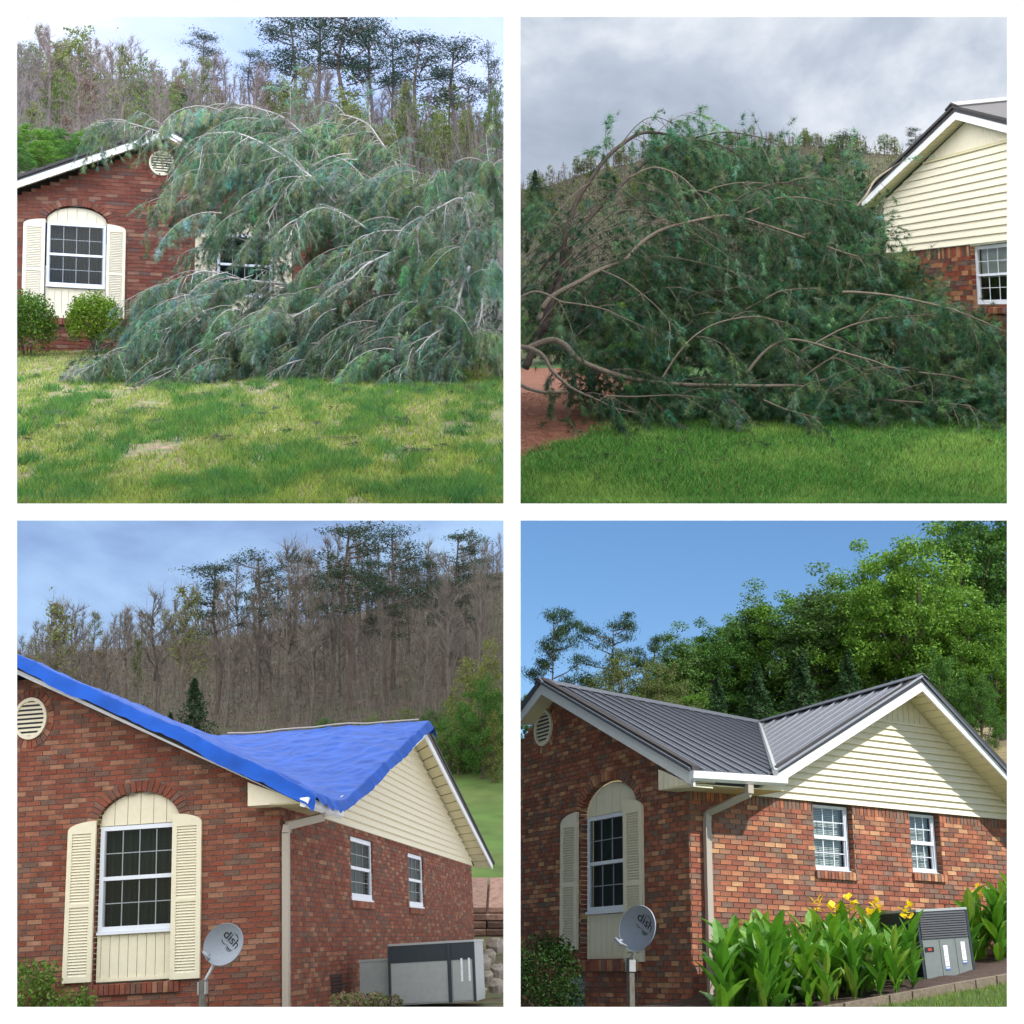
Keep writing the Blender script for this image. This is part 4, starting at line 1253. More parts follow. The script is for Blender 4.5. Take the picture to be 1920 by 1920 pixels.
for i, (nm, pr, px, yt, d, sx, lab) in enumerate((
    ('pine_tree', vp[0], 1038, 1150, 66, .62, 'dark Virginia pine with crooked trunk against blue sky, leftmost behind the steel roof'.replace('Virginia ', '')),
    ('pine_tree', vp[1], 1150, 1166, 70, .75, 'dark flat-topped pine standing right of the leftmost pine against blue sky'),
    ('pine_tree', vp[0], 1228, 1195, 74, .6, 'low dark pine crown peeping between the flat-topped pine and the pale leafy trees'),
    ('leafy_tree', LP[4], 1165, 1215, 64, 1.0, 'thin olive green tree with sky showing through, right of the two pines'),
    ('leafy_tree', LP[4], 1235, 1228, 63, .9, 'olive green tree lowest over the steel roof ridge, left of the dark conifers'),
    ('leafy_tree', LP[2], 1275, 1188, 67, 1.3, 'fresh green slender tree in the dip of the treeline above the ridge'),
    ('leafy_tree', LP[3], 1345, 1168, 68, 1.0, 'dark green round tree where the treeline starts to climb'),
    ('leafy_tree', LP[2], 1418, 1115, 70, 1.35, 'tall grey green poplar-like tree above the valley of the roof'),
    ('leafy_tree', LP[1], 1475, 1106, 69, 1.1, 'mid green tree right of the tall grey green tree'),
    ('leafy_tree', LP[2], 1535, 1086, 66, 1.35, 'light green pointed tree left of the biggest maple'),
    ('leafy_tree', LP[0], 1640, 1030, 66, 1.0, 'bright green maple with its crown lit on top, left of the biggest one'),
    ('leafy_tree', LP[0], 1722, 1000, 64, 1.05, 'biggest bright green maple above the side gable peak'),
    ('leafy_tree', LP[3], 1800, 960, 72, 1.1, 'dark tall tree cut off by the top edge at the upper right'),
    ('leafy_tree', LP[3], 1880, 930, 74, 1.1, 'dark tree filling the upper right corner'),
    ('leafy_tree', LP[1], 1800, 1100, 62, .95, 'sunlit green tree right of the side gable peak'),
    ('leafy_tree', LP[1], 1868, 1130, 62, .95, 'green tree at the right edge above the dry grass bank'),
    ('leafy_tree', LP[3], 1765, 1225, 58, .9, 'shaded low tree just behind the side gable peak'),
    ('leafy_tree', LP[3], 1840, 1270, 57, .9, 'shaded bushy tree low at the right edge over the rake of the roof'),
    ('leafy_tree', LP[1], 1310, 1205, 72, 1.2, 'green tree filling the gap right of the slender fresh green tree'),
    ('leafy_tree', LP[1], 1385, 1150, 73, 1.1, 'green tree behind and left of the tall grey green tree'),
    ('leafy_tree', LP[0], 1580, 1095, 72, 1.1, 'green tree between the light pointed tree and the maple'),
    ('leafy_tree', LP[1], 1690, 1060, 76, 1.2, 'green crown behind the two maples'),
    ('hemlock_tree', hm, 1420, 1240, 60, 1.3, 'dark conifer straight behind the valley of the steel roof'),
    ('hemlock_tree', hm, 1505, 1225, 60, 1.4, 'broad dark conifer behind the side wing ridge, right of the valley'),
    ('hemlock_tree', hm, 1590, 1215, 61, 1.2, 'dark conifer nearest to the side gable peak'),
    ('hemlock_tree', hm, 1345, 1265, 61, 1.2, 'smaller dark conifer over the middle of the long steel roof'))):
    yb = ground_at(z4, px, d)
    tree(nm, pr, lab, px, yb, yt, d, g4, sx, i + 1)
for i, (px, d) in enumerate(((1000, 61), (1075, 62), (1120, 60), (1190, 61), (1270, 60), (1310, 62), (1460, 63), (1640, 58), (1700, 57))):
    tree('bush', LP[(i * 2 + 1) % 5], 'green undergrowth bush just showing over the steel roof ridge', px, ground_at(z4, px, d), 1290 + (i * 37) % 45, d, 'undergrowth behind the steel roof', 1.3, i + 40)

def bush(label, FRm, base, h, w, col, alt, n, leaf, seed, group=None, cat='shrub', clip=None):
    r = np.random.default_rng(seed)
    o = thing('shrub', label, cat, FRm, group)
    t = MB()
    for k in range(9):
        a = r.uniform(0, 6.28); t.tube([(0, 0, -.1), (math.cos(a) * w * .2, math.sin(a) * w * .2, h * .4), (math.cos(a) * w * .42, math.sin(a) * w * .30, h * .62)], .012, .004, 4, (.12, .09, .06), False)
    put('stems', t.mesh('stems', m_bark), o)
    P = []
    for k in range(90):
        a = r.uniform(0, 6.28); e = math.asin(r.uniform(-.5, 1))
        c = np.array([math.cos(a) * math.cos(e) * w * .5, math.sin(a) * math.cos(e) * w * .5, h * .5 + math.sin(e) * h * .48])
        d = r.normal(size=(n // 90, 3)); d /= np.linalg.norm(d, axis=1, keepdims=True)
        P.append(c * np.array([.9, .9, .92]) + d * (r.random((n // 90, 1)) ** .5) * h * .17)
    P = np.concatenate(P)
    if clip is not None: P = P[P[:, 0] > clip]
    put('foliage', tri_mesh('foliage', quads(P, leaf, r), shade(col, len(P), r, .45, alt, .35), m_leaf), o)
    return o
bush('dark shaded evergreen shrub at the lower left corner of the sunny yard', vat(V(1012, 1925, 18.6)), None, 1.25, 1.0, (.03, .075, .015), (.045, .11, .016), 8000, .02, 5, clip=-.33)

# lawn blades in the corner of the sunny yard
def grass(name, FRm, pts, hgt, wid, cols, lean=.35, seed=3):
    """one mesh of blades (nobody could count them)"""
    r = np.random.default_rng(seed); n = len(pts)
    a = r.random(n) * 6.283; h = hgt * (.6 + .8 * r.random(n)) if np.isscalar(hgt) else hgt * (.6 + .8 * r.random(n))
    s = np.stack([np.cos(a), np.sin(a), np.zeros(n)], 1) * (wid * (.7 + .6 * r.random(n)))[:, None]
    l = np.stack([r.normal(size=n) * lean, r.normal(size=n) * lean, np.ones(n)], 1) * h[:, None]
    P = np.stack([pts - s, pts + s, pts + s * .3 + l], 1)
    return put(name, tri_mesh(name, P, cols, m_grass), mw=FRm, kind='stuff')
n = 14000
xs = rng.uniform(-.5, 5.2, n); ys = rng.uniform(-4.6, -2.52, n)
zs = np.array([lawn4(x, y) for x, y in zip(xs, ys)])
grass('grass', M4 @ FR4, np.stack([xs, ys, zs], 1), .055, .0045, shade((.15, .24, .035), n, rng, .4, (.22, .24, .07), .3))

# ------------------------------------------------------------------ yard with the blue tarpaulin (bottom left)
P3W = (32, 976, 944, 1888)
PAL_B = [srgb(*c) for c in ((140, 76, 60), (130, 68, 54), (148, 90, 70), (120, 70, 60), (158, 104, 82), (122, 84, 72), (112, 90, 80), (166, 122, 98), (134, 66, 50), (144, 82, 64))]
PAL_B = PAL_MIX(PAL_B)
H3 = thing('brick_house', 'brick house with its roof wrapped in a blue tarpaulin', 'house', M4 @ FR3)
def f3_span(v):
    if v < 2.45: return (-7.3, 0)
    h = (4.42 - v) / .505
    return (-3.45 - h, -3.45 + h) if h > .02 else None
brick_wall(H3, FR3, W_FRONT, f3_span, -1.0, 4.36, .066, .21, PAL_B, P3W, [(-2.46, -1.38, .32, 2.29)], [(-1.9, 2.29, .57, .44, .14)], quota=190, inview=lambda x, y: not (x < 180 and y > 1800))
brick_wall(H3, FR3, W_SIDE, lambda v: (0, 16.45), -1.0, 2.44, .066, .24, PAL_B, P3W, [(3.88, 5.46, 1.34, 2.31), (8.5, 10.05, 1.31, 2.31)], quota=110, rd=.16)
arched_window(H3, W_FRONT, -1.90, .53, 2.30, .42, .97, .36, .04)
shutter(H3, W_FRONT, -1.42, -1.03, .345, 2.40, 1)
shutter(H3, W_FRONT, -2.84, -2.46, .37, 2.38, -1)
sl = put('sill', None, H3, ml=W_FRONT); brick_row(sl, -2.5, -1.3, .20, .345, -.05, .14, .07, PAL_B, .02)
round_vent(H3, W_FRONT, -3.45, 3.80, .285, PAL_B, .235)
for (a, b, lo) in ((3.9, 5.44, 1.355), (8.52, 10.0, 1.335)):
    window_unit(H3, W_SIDE, a, b, lo, 2.30, .02, 3, 2, .07, True, .45)
    s_ = put('sill', None, H3); brick_row(s_, a - .05, b + .05, lo - .14, lo - .012, -.04, .12, .075, PAL_B, .02)
def s3_gab(v): return (9.2 - (4.45 - v) / .265, 9.2 + (4.45 - v) / .265)
siding(H3, W_SIDE, lambda v: (max(1.65, s3_gab(v)[0]), min(16.4, s3_gab(v)[1])), 2.42, 4.40, .125)
rake(H3, (-.40, 3.6, 4.40), (-.40, -.42, 2.37), (-1, 0, 0), .12, dark=.03)
rake(H3, (-.40, 6.9, 2.73), (-.40, 3.6, 4.40), (-1, 0, 0), .12, dark=.03)
soffit(H3, [(0, 3.5, 4.38), (0, -.42, 2.42), (-.38, -.42, 2.40), (-.38, 3.5, 4.38)], 14)
rake(H3, (8.45, -.42, 4.42), (1.62, -.42, 2.40), (0, -1, 0), .13, dark=.02)
rake(H3, (17.25, -.42, 2.35), (8.45, -.42, 4.45), (0, -1, 0), .13, dark=.12)
soffit(H3, [(17.2, 0, 2.38), (9.3, 0, 4.44), (8.45, -.4, 4.46), (17.2, -.4, 2.38)], 16, m_cream_dark)
soffit(H3, [(9.3, 0, 4.44), (1.7, 0, 2.62), (1.66, -.4, 2.62), (8.45, -.4, 4.46)], 16, m_cream_dark)
R3a, R3m, R3s = Vector((-.42, 3.55, 4.58)), Vector((8.1, 3.55, 4.58)), Vector((8.5, -.46, 4.70))
E3, V3 = Vector((-.42, -.45, 2.50)), Vector((1.55, -.45, 2.55))
dn = Vector((0, 0, -.09))
slab(H3, 'roof_slope', [p_ + dn for p_ in (E3, V3, R3m, R3a)], .05, m_shingle)
slab(H3, 'roof_slope', [p_ + dn for p_ in (V3, R3s, R3m)], .05, m_shingle)
slab(H3, 'roof_slope', [R3a, R3m, (8.1, 7.5, 2.6), (-.42, 7.5, 2.6)], .05, m_shingle)
slab(H3, 'roof_slope', [R3s, (17.4, -.46, 2.52), (17.4, 7, 2.52), R3m + Vector((.4, 3.5, .1))], .05, m_shingle)
q = MB(); q.prism([(-.38, .31, 2.40), (-.38, .31, 2.70), (-.38, -.42, 2.40)], (.36, 0, 0)); put('eave_return', q.mesh('eave_return', m_cream), H3)
slab(H3, 'soffit', [(-.38, .02, 2.41), (1.6, .02, 2.43), (1.6, -.42, 2.42), (-.38, -.42, 2.40)], .015, m_cream_dark)
q = MB(); q.prism([(-.55, y + .18, z - .40) for y, z in prof], (1.88, 0, .0)); q.face([(-.552, y + .18, z - .40) for y, z in prof[:6]]); put('gutter', q.mesh('gutter', m_white), H3)
q = rect_pipe([(.42, -.46, 2.36), (.42, -.46, 2.28), (.02, -.09, 2.16), (.0, -.08, 2.06), (-.03, -.08, -.9)], .10, .08)
put('downspout', q.mesh('downspout', mat('downspout_paint', (.5, .5, .5))), H3)
q = MB(); q.box((2.5, -.02, .01), (3.15, .01, .27)); cv = put('crawl_vent', q.mesh('crawl_vent', mat('rust_brown', (.06, .035, .03), .8)), H3)
for i in range(5):
    q = MB(); q.box((2.53, -.03, .03 + i * .047), (3.12, -.018, .05 + i * .047)); put('vent_slat', q.mesh('vent_slat', mat('rust_brown', (.06, .035, .03))), cv)

# tarpaulin: one sheet lying over both slopes, folded down over the rakes
def tarp3():
    nx, ny = 170, 130; v = []; f = []
    x0, x1, y0, y1 = -.58, 8.9, -.60, 3.9
    def z(x, y):
        xx = min(max(x, -.45), 8.5); yy = min(max(y, -.5), 3.55)
        Fz = 4.58 - (3.55 - yy) * .52
        Sz = 4.70 - (8.5 - xx) * .309
        h = max(Fz, Sz) if xx > .5 else Fz
        k = .18
        dlt = abs(Fz - Sz)
        if dlt < k and xx > .5: h += (k - dlt) ** 2 / (4 * k)
        w = fbm(np.array([x * 1.3]), np.array([y * 1.8]), 5)[0] - .5
        w2 = math.sin((x * .35 - y * 1.1) * 4.2 + w * 4) * .025
        if x < .9: h += .020 * math.sin(x * 13 + w * 3 + y * .4) + .012 * math.sin(x * 27 + y)
        h += .06 + w * .02 + w2 * .25
        n_ = fbm(np.array([x * .9 + y * .5 + 3]), np.array([y * 1.3 - x * .25]), 15)[0]; n2 = fbm(np.array([x * 2.2 - y * .7]), np.array([y * 2.0 + x * .4]), 25)[0]
        h += .032 * (1 - abs(2 * n_ - 1)) ** 7 + .014 * (1 - abs(2 * n2 - 1)) ** 8 - .02
        if x < -.45: h -= (-.45 - x) * 1.2 * (1.0 + .12 * math.sin(y * 2.3 + 1))
        if y < -.5: h -= (-.5 - y) * (1.35 + .15 * math.sin(x * 2.5))
        if y > 3.55: h -= (y - 3.55) * .6
        if x > 8.5: h -= (x - 8.5) * .5
        return h
    xs = np.concatenate([np.linspace(x0, -.47, 6), [-.452, -.445], np.linspace(-.42, x1, nx - 8)]); ys = np.concatenate([np.linspace(y0, -.52, 6), [-.502, -.495], np.linspace(-.46, y1, ny - 8)])
    for x in xs:
        for y in ys: v.append((x, y, z(x, y)))
    ny_ = len(ys)
    for i in range(len(xs) - 1):
        for j in range(ny_ - 1):
            f.append((i * ny_ + j, (i + 1) * ny_ + j, (i + 1) * ny_ + j + 1, i * ny_ + j + 1))
    me = bpy.data.meshes.new('tarpaulin'); me.from_pydata(v, [], f); me.materials.append(m_tarp)
    me.polygons.foreach_set('use_smooth', [True] * len(f))
    o = thing('tarpaulin', 'wrinkled bright blue tarpaulin folded over the damaged roof and its edges', 'tarpaulin', M4 @ FR3, data=me)
    # battens that hold it down
    q = MB(); pts = [Vector((8.5, y, z(8.5, y) + .035)) for y in np.linspace(-.3, 3.5, 12)]; q.tube(pts, .013, .013, 4); put('batten', q.mesh('batten', mat('pale_wood', (.5, .45, .38))), o)
tarp3()
dish_thing(None, FR3, -1, [(-1.0, .395, .72), (-1.0, .66, .33), (-1.0, .66, -.3)], 'satellite dish on a post before the shutter of the tarpaulin covered house', nrm=(-.12, -.93, .33), roll=.9, size=.245)
# air unit: its broad face looks along the wall towards the street
air3 = Matrix(((0, 1, 0, 0), (-1, 0, 0, 0), (0, 0, 1, 0), (0, 0, 0, 1)))
ac3 = air_unit(M4 @ FR3 @ Matrix.Translation((3.0, -.76, -.21)) @ air3, 1.24, .82, 1.0, 'pale grey air conditioner with black top band at the far end of the tarpaulin house', .24, plain=True)
q = MB(); q.box((.86, -.03, 0), (.91, -.012, .82)); put('corner_post', q.mesh('corner_post', m_acdark), ac3)
q = MB(); q.box((-.50, .25, .02), (-.02, .95, .62)); q.box((-.51, .24, .62), (-.01, .96, .65))
put('duct_housing', q.mesh('duct_housing', mat('galvanised_duct', (.36, .40, .40), .45, .1, 4)), ac3)
for i in range(2):
    q = MB(); q.box((1.05 + i * .11, -.018, .28), (1.08 + i * .11, -.0155, .6)); put('label_sticker', q.mesh('label_sticker', m_sticker), ac3)

# ground, timber steps and stones at the far corner, hillside
def zt3(x, d):
    px = 960 + F * x / d
    y = interp(d, (12, 17, 20, 26, 34, 40, 48, 60, 66, 90, 130, 180), (2010, 1905, 1890, 1835, 1776, 1722, 1600, 1476, 1440, 1330, 1235, 1190))
    if d > 60: y -= interp(px, (32, 300, 600, 944), (-40, -20, 20, 120)) * min(1, (d - 60) / 60)
    return (960 - y) / F * d
terrain('yard', lambda d: -.36 * d - 3, lambda d: -.05, [12, 15, 17, 18.5, 20, 23, 26, 30, 34, 38, 42, 45], zt3, mat('yard_grass', (.075, .10, .035), .95, .5, .9, .6, 6, col2=(.16, .12, .075)), 50)
terrain('lawn', lambda d: -.36 * d - 6, lambda d: -.05, [45, 48, 52, 56, 60, 64], zt3, mat('far_lawn', (.085, .155, .03), .95, .3, .35, .3, 4, col2=(.11, .16, .04)), 40)
terrain('hillside', lambda d: -.36 * d - 8, lambda d: -.05, [64, 66, 72, 80, 90, 105, 120, 135, 160, 180], zt3, m_hill1, 40)
tp = thing('timber_retaining_wall', 'stacked dark timbers beyond the far corner of the tarpaulin house', 'retaining wall', vat(V(915, 1770, 36)))
for i in range(5):
    for j in range(2):
        q = MB(); c = rnd.uniform(.5, 1.5); q.box((-.75 + j * .72 + rnd.uniform(-.05, .05), i * .12, .02 + i * .165), (-.06 + j * .72, 3 + i * .12, .15 + i * .165), (c, c * .92, c * .9))
        put('timber', q.mesh('timber', m_timber), tp)
for i, (px, py, d, s) in enumerate(((903, 1806, 25, .17), (918, 1792, 27, .14), (934, 1820, 24, .13), (912, 1832, 23.5, .12), (930, 1775, 30, .22), (900, 1858, 21.5, .10), (932, 1850, 22, .13))):
    q = MB(); n = 9
    r = random.Random(i); ring = lambda z, k: [(math.cos(6.283 * j / n) * s * k * r.uniform(.8, 1.2), math.sin(6.283 * j / n) * s * k * r.uniform(.8, 1.2), z + r.uniform(-.02, .02)) for j in range(n)]
    a, b, c = ring(-.08, .9), ring(s * .35, 1), ring(s * .8, .55)
    for j in range(n):
        k = (j + 1) % n
        q.face([a[j], a[k], b[k], b[j]]); q.face([b[j], b[k], c[k], c[j]])
    q.face(c)
    thing('stone', 'rough pale stone in the rubble beside the far corner of the tarpaulin house', 'stone', vat(V(px, py, d)), 'rubble stones by the timber wall', q.mesh('stone', m_stone))
# hedge at the lower left, withered plants along the wall
p = onplane(FR3, 100, 1850, 0, -1.0)
bush('light green round bush at the lower left before the tarpaulin house', M4 @ FR3 @ Matrix.Translation((-1.1, 3.2, -.42)), None, 1.1, 2.3, (.10, .19, .03), (.15, .24, .04), 9000, .026, 8)
for i, (px, py) in enumerate(((640, 1880), (668, 1878), (702, 1878), (735, 1882), (770, 1880), (802, 1884))):
    p = onplane(FR3, px, py, 1, -.9 - .1 * (i % 3))
    bush('withered tan plant with some green shoots at the wall foot below the crawl vent', M4 @ FR3 @ Matrix.Translation((p.x, p.y, p.z - .1)), None, .22, .30, (.26, .20, .12), (.14, .20, .06), 300, .022, 60 + i, 'withered plants along the tarpaulin house wall', 'plant')
# trees
BP = [proto('bare%d' % i, lambda i=i: bare_proto(70 + i, (.155, .135, .115), None, 0, 19 + i, .17 + .03 * (i % 3), 750, .28)) for i in range(4)]
BB = [proto('bud%d' % i, lambda i=i: bare_proto(80 + i, (.16, .13, .11), ((.16, .19, .05), (.22, .14, .09), (.12, .17, .045))[i], 1300, 16, .2, 700, .25)) for i in range(3)]
PP = [proto('tallpine%d' % i, lambda i=i: pine_proto(90 + i, 13, .52, .17, 0, (.03, .052, .03), 280, .0085)) for i in range(3)]
SP = [proto('spring%d' % i, lambda i=i: leafy_proto(100 + i, LOB_ROUND if i else LOB_TALL, ((.15, .18, .035), (.11, .16, .03))[i], ((.17, .18, .06), (.09, .14, .03))[i], 4200, .011)) for i in range(2)]
EV = proto('evergreen', lambda: conifer_proto(110, (.03, .06, .025), 6500, .30, .0135))
def tops3(px): return interp(px, (32, 100, 180, 260, 330, 380, 470, 560, 640, 720, 800, 870, 944), (1175, 1120, 1125, 1120, 1095, 1080, 1050, 1010, 990, 1000, 1010, 1000, 985))
def zone(px, x0, x1, names): return names[max(0, min(len(names) - 1, int((px - x0) / (x1 - x0) * len(names))))]
def size_word(h): return 'short' if h < 130 else 'medium' if h < 230 else 'tall'
Z3N = ['at the far left of the tarpaulin roof', 'over the gable vent side of the tarpaulin', 'left of the cedar tip', 'above the dark cedar', 'over the tarpaulin valley', 'over the middle of the tarpaulin ridge', 'left of the side gable peak', 'above the side gable peak', 'right of the side gable peak', 'at the right edge over the green brush']
Z1N = ['at the far left of the hillside', 'over the left end of the gable roof', 'over the gable window', 'above the gable vent', 'over the roof peak', 'above the top fallen limb', 'left of the tall pines', 'among the first tall pines', 'among the middle tall pines', 'under the right hand tall pines', 'at the right end of the hillside']
Z2N = ['at the left edge of the far hill', 'left of the arching limbs', 'under the arching limbs', 'over the top of the dark heap', 'at the highest part of the far hill', 'right of the hill crest', 'just left of the cream gable', 'over the slope of the cream gable roof']
T3 = random.Random(33)
for i in range(150):
    px = 25 + 915 * ((i * .618034) % 1.0); d = T3.uniform(76, 150)
    yb = ground_at(zt3, px, d); t = tops3(px)
    yt = t + T3.uniform(-8, 70) if i % 3 == 0 else t + T3.uniform(50, 230)
    if px < 380 and i % 5 == 0: pr, lab = BB[i % 3], 'half-budded tree in the wood behind the tarpaulin, showing thin green'
    else: pr, lab = BP[i % 4], 'bare grey tree in the wood behind the tarpaulin'
    lab = '%s %s, %s' % (size_word(yb - min(yt, yb - 100)), lab.replace(' in the wood behind the tarpaulin', '').replace(', showing', ' showing'), zone(px, 25, 940, Z3N))
    tree('bare_tree', pr, lab, px, yb, min(yt, yb - 100), d, 'bare trees behind the tarpaulin covered house', T3.uniform(.9, 1.4), i)
for i, (px, yt, d, lab) in enumerate(((404, 1058, 88, 'pine with a leaning trunk and small flat crown, leftmost of the pines over the tarpaulin'), (484, 1040, 95, 'pine crown second from the left over the tarpaulin'), (560, 1040, 104, 'slim pine left of the tallest pine above the tarpaulin valley'),
                                     (655, 985, 86, 'tallest pine with pale trunk cut by the top edge'), (735, 995, 92, 'pine right of the tallest one with ragged crown'), (800, 1050, 100, 'dense pine crown at right above the side gable'), (860, 1000, 98, 'pine at far right of the tarpaulin wood'), (765, 1062, 108, 'dark pine crown between the ragged pine and the dense one'), (905, 1045, 104, 'pine near the right edge above the green brush'), (690, 1050, 106, 'dark pine just right of the tallest pine trunk'), (830, 1090, 90, 'low dark pine right of the dense crown'), (620, 1075, 110, 'dark pine left of the tallest pine trunk'), (725, 1100, 88, 'lower dark pine under the ragged crown'), (875, 1110, 94, 'low dark pine at far right over the side gable rake'))):
    tree('pine_tree', PP[i % 3], lab, px, ground_at(zt3, px, d), yt, d, 'pines behind the tarpaulin covered house', 1.35, i + 3)
for i, (px, yt, d, sx, lab) in enumerate(((365, 1270, 40, 1.15, 'dark green cedar behind the tarpaulin ridge'), (268, 1320, 42, .9, 'small dark cedar half hidden left of the big cedar'), (320, 1335, 41, 1.1, 'low dark cedar between the two other cedars'))):
    tree('cedar_tree', EV, lab, px, 1470, yt, d, 'cedars behind the tarpaulin', sx * 1.3, i)
for i, (px, yb, yt, d, sx) in enumerate(((905, 1480, 1270, 62, 1.1), (860, 1475, 1320, 63, 1.1), (940, 1470, 1190, 66, 1.0), (825, 1440, 1350, 66, 1.2), (880, 1440, 1230, 72, 1.0), (700, 1400, 1340, 70, 1.5), (610, 1395, 1345, 72, 1.5), (760, 1400, 1325, 71, 1.4), (925, 1490, 1330, 61, 1.2), (845, 1470, 1365, 64, 1.4), (890, 1475, 1340, 64, 1.3), (935, 1480, 1290, 64, 1.2), (810, 1420, 1330, 74, 1.3), (860, 1430, 1300, 76, 1.2))):
    tree('brush_tree', SP[i % 2] if i % 3 else LP[3], 'spring green bushy tree at the edge of the lawn right of the tarpaulin', px, yb, yt, d, 'green brush behind the tarpaulin house', sx, i)

# ------------------------------------------------------------------ fallen pine builder
def catmull(pts, n=6):
    out = []; m = len(pts)
    for i in range(m - 1):
        p0, p1, p2, p3 = pts[max(0, i - 1)], pts[i], pts[i + 1], pts[min(m - 1, i + 2)]
        for k in range(n):
            t = k / n
            out.append(.5 * ((2 * p1) + (p2 - p0) * t + (2 * p0 - 5 * p1 + 4 * p2 - p3) * t * t + (3 * p1 - p0 - 3 * p2 + p3) * t ** 3))
    out.append(pts[-1])
    return out

class Needles:
    """drooping twigs with bundles of long needles"""
    def __init__(s, seed): s.r = np.random.default_rng(seed); s.T = []; s.C = []; s.tw = MB(); s.n = 0
    def twig(s, p, d, L_, col, tcol, droop=.5, per=8, nl=.12, nw=.0045, bundles=7, show=True, start=.25):
        r = s.r; p = np.array(p, float); d = np.array(d, float); d /= np.linalg.norm(d)
        pts = [p]; k = 4
        for i in range(k):
            d = d + np.array([r.normal() * .12, r.normal() * .12, -droop / k + r.normal() * .05]); d /= np.linalg.norm(d)
            pts.append(pts[-1] + d * L_ / k)
        if show: s.tw.tube([tuple(q) for q in pts], .007 * (L_ ** .5), .0022, 3, tcol, False)
        pts = np.array(pts)
        f = np.sort(start + (1 - start) * r.random(bundles)) * k * .999
        i = f.astype(int); u = (f - i)[:, None]
        base = pts[i] * (1 - u) + pts[i + 1] * u; dr = pts[i + 1] - pts[i]; dr /= np.linalg.norm(dr, axis=1, keepdims=True)
        B = np.repeat(base, per, 0); D = np.repeat(dr, per, 0) * .75 + r.normal(size=(bundles * per, 3)) * .48 + np.array([0, 0, -.28])
        D /= np.linalg.norm(D, axis=1, keepdims=True)
        ln = nl * (.65 + .6 * r.random((len(B), 1)))
        S = np.cross(D, r.normal(size=D.shape)); S /= np.linalg.norm(S, axis=1, keepdims=True) + 1e-9; S *= nw
        s.T.append(np.stack([B - S, B + S, B + D * ln], 1))
        tone = np.array([1 + .22 * r.normal(), 1 + .08 * r.normal(), 1 + .2 * r.normal()]).clip(.5, 1.6) * (.65 + .7 * r.random())
        s.C.append(np.array(col)[None] * (.65 + .7 * r.random((len(B), 1))) * tone[None])
    def build(s, parent, xmax=None, xmin=None):
        T = np.concatenate(s.T); C = np.concatenate(s.C)
        if xmax is not None: k = T[:, :, 0].max(1) < xmax; T, C = T[k], C[k]
        if xmin is not None: k = T[:, :, 0].min(1) > xmin; T, C = T[k], C[k]
        put('needle_foliage', tri_mesh('needle_foliage', T, C, m_needle), parent, kind='stuff')
        lo, hi = (-1e9 if xmin is None else xmin), (1e9 if xmax is None else xmax)
        ok = [all(lo < s.tw.v[i][0] < hi for i in f) for f in s.tw.f]
        s.tw.f, s.tw.c = [f for f, k in zip(s.tw.f, ok) if k], [c for c, k in zip(s.tw.c, ok) if k]
        if s.tw.v: put('twigs', s.tw.mesh('twigs', m_bark), parent, kind='stuff')

def side_branches(parent, nd, pts, r, col, every, length, bias, ncol, per, nl, nw):
    """forking side branches along a limb, each a part, with needled twigs of their own"""
    acc = 0; side = 1
    for i in range(3, len(pts) - 1):
        seg = pts[i] - pts[i - 1]; acc += seg.length
        if acc < every * (.6 + .8 * nd.r.random()): continue
        acc = 0; side = -side
        t = seg.normalized(); nrm = t.cross(Vector((0, 1, 0))).normalized() * side
        d = (t * .75 + nrm * (.55 + .4 * nd.r.random()) + Vector(bias) + Vector((nd.r.normal() * .15, nd.r.normal() * .25 - .15, 0))).normalized()
        L_ = length * (.45 + .8 * nd.r.random()); P = [pts[i]]
        for k in range(5):
            d = (d + Vector((nd.r.normal() * .1, nd.r.normal() * .1, -.17))).normalized(); P.append(P[-1] + d * L_ / 5)
        if getattr(nd, 'xmax', None) is not None and max(p.x for p in P) > nd.xmax: continue
        q = MB(); q.tube(P, r, r * .3, 5, col); put('branch', q.mesh('branch', m_bark, True), parent)
        for k in range(1, 6):
            for _ in range(2):
                p = P[k - 1].lerp(P[k], nd.r.random()); dv = np.array(d) * .7 + nd.r.normal(size=3) * .45 + np.array([0, 0, -.35])
                nd.twig(p, dv, L_ * nd.r.uniform(.3, .6), ncol, col, .7, per, nl, nw, 6, True, .2)

def limb_part(parent, pts, r0, r1, col, name='limb'):
    q = MB(); q.tube(pts, r0, r1, 8, col); put(name, q.mesh(name, m_bark, True), parent)

# ------------------------------------------------------------------ first yard: pine fallen over the gable (top left)
P1W = (32, 32, 944, 944)
PAL_C = [srgb(*c) for c in ((124, 64, 48), (118, 72, 58), (150, 112, 90), (112, 52, 42), (106, 48, 40), (120, 62, 50), (96, 46, 42), (132, 80, 64), (100, 54, 48), (84, 58, 56), (90, 72, 70), (140, 104, 88), (116, 56, 46), (108, 50, 42), (124, 70, 58))]
PAL_C = PAL_MIX(PAL_C)
H1 = thing('brick_house', 'red brick gable house half hidden under the fallen grey green pine', 'house', M4 @ FR1)
def f1_span(v):
    if v < 2.3: return (-4.4, 4.4)
    h1 = (4.40 - v) / .445; h2 = (4.40 - v) / .50
    return (max(-4.4, -.07 - h1), min(4.4, -.07 + h2)) if h1 > .02 else None
brick_wall(H1, FR1, W_FRONT, f1_span, -1.2, 4.36, .082, .235, PAL_C, P1W, [(-2.50, -1.25, .46, 2.54), (1.02, 2.22, .46, 2.54)], [(-1.875, 2.54, .64, .38, .15), (1.62, 2.54, .62, .36, .15)], quota=300,
           inview=lambda x, y: (x < 270 or y < 420 and x < 360) and y < 650)
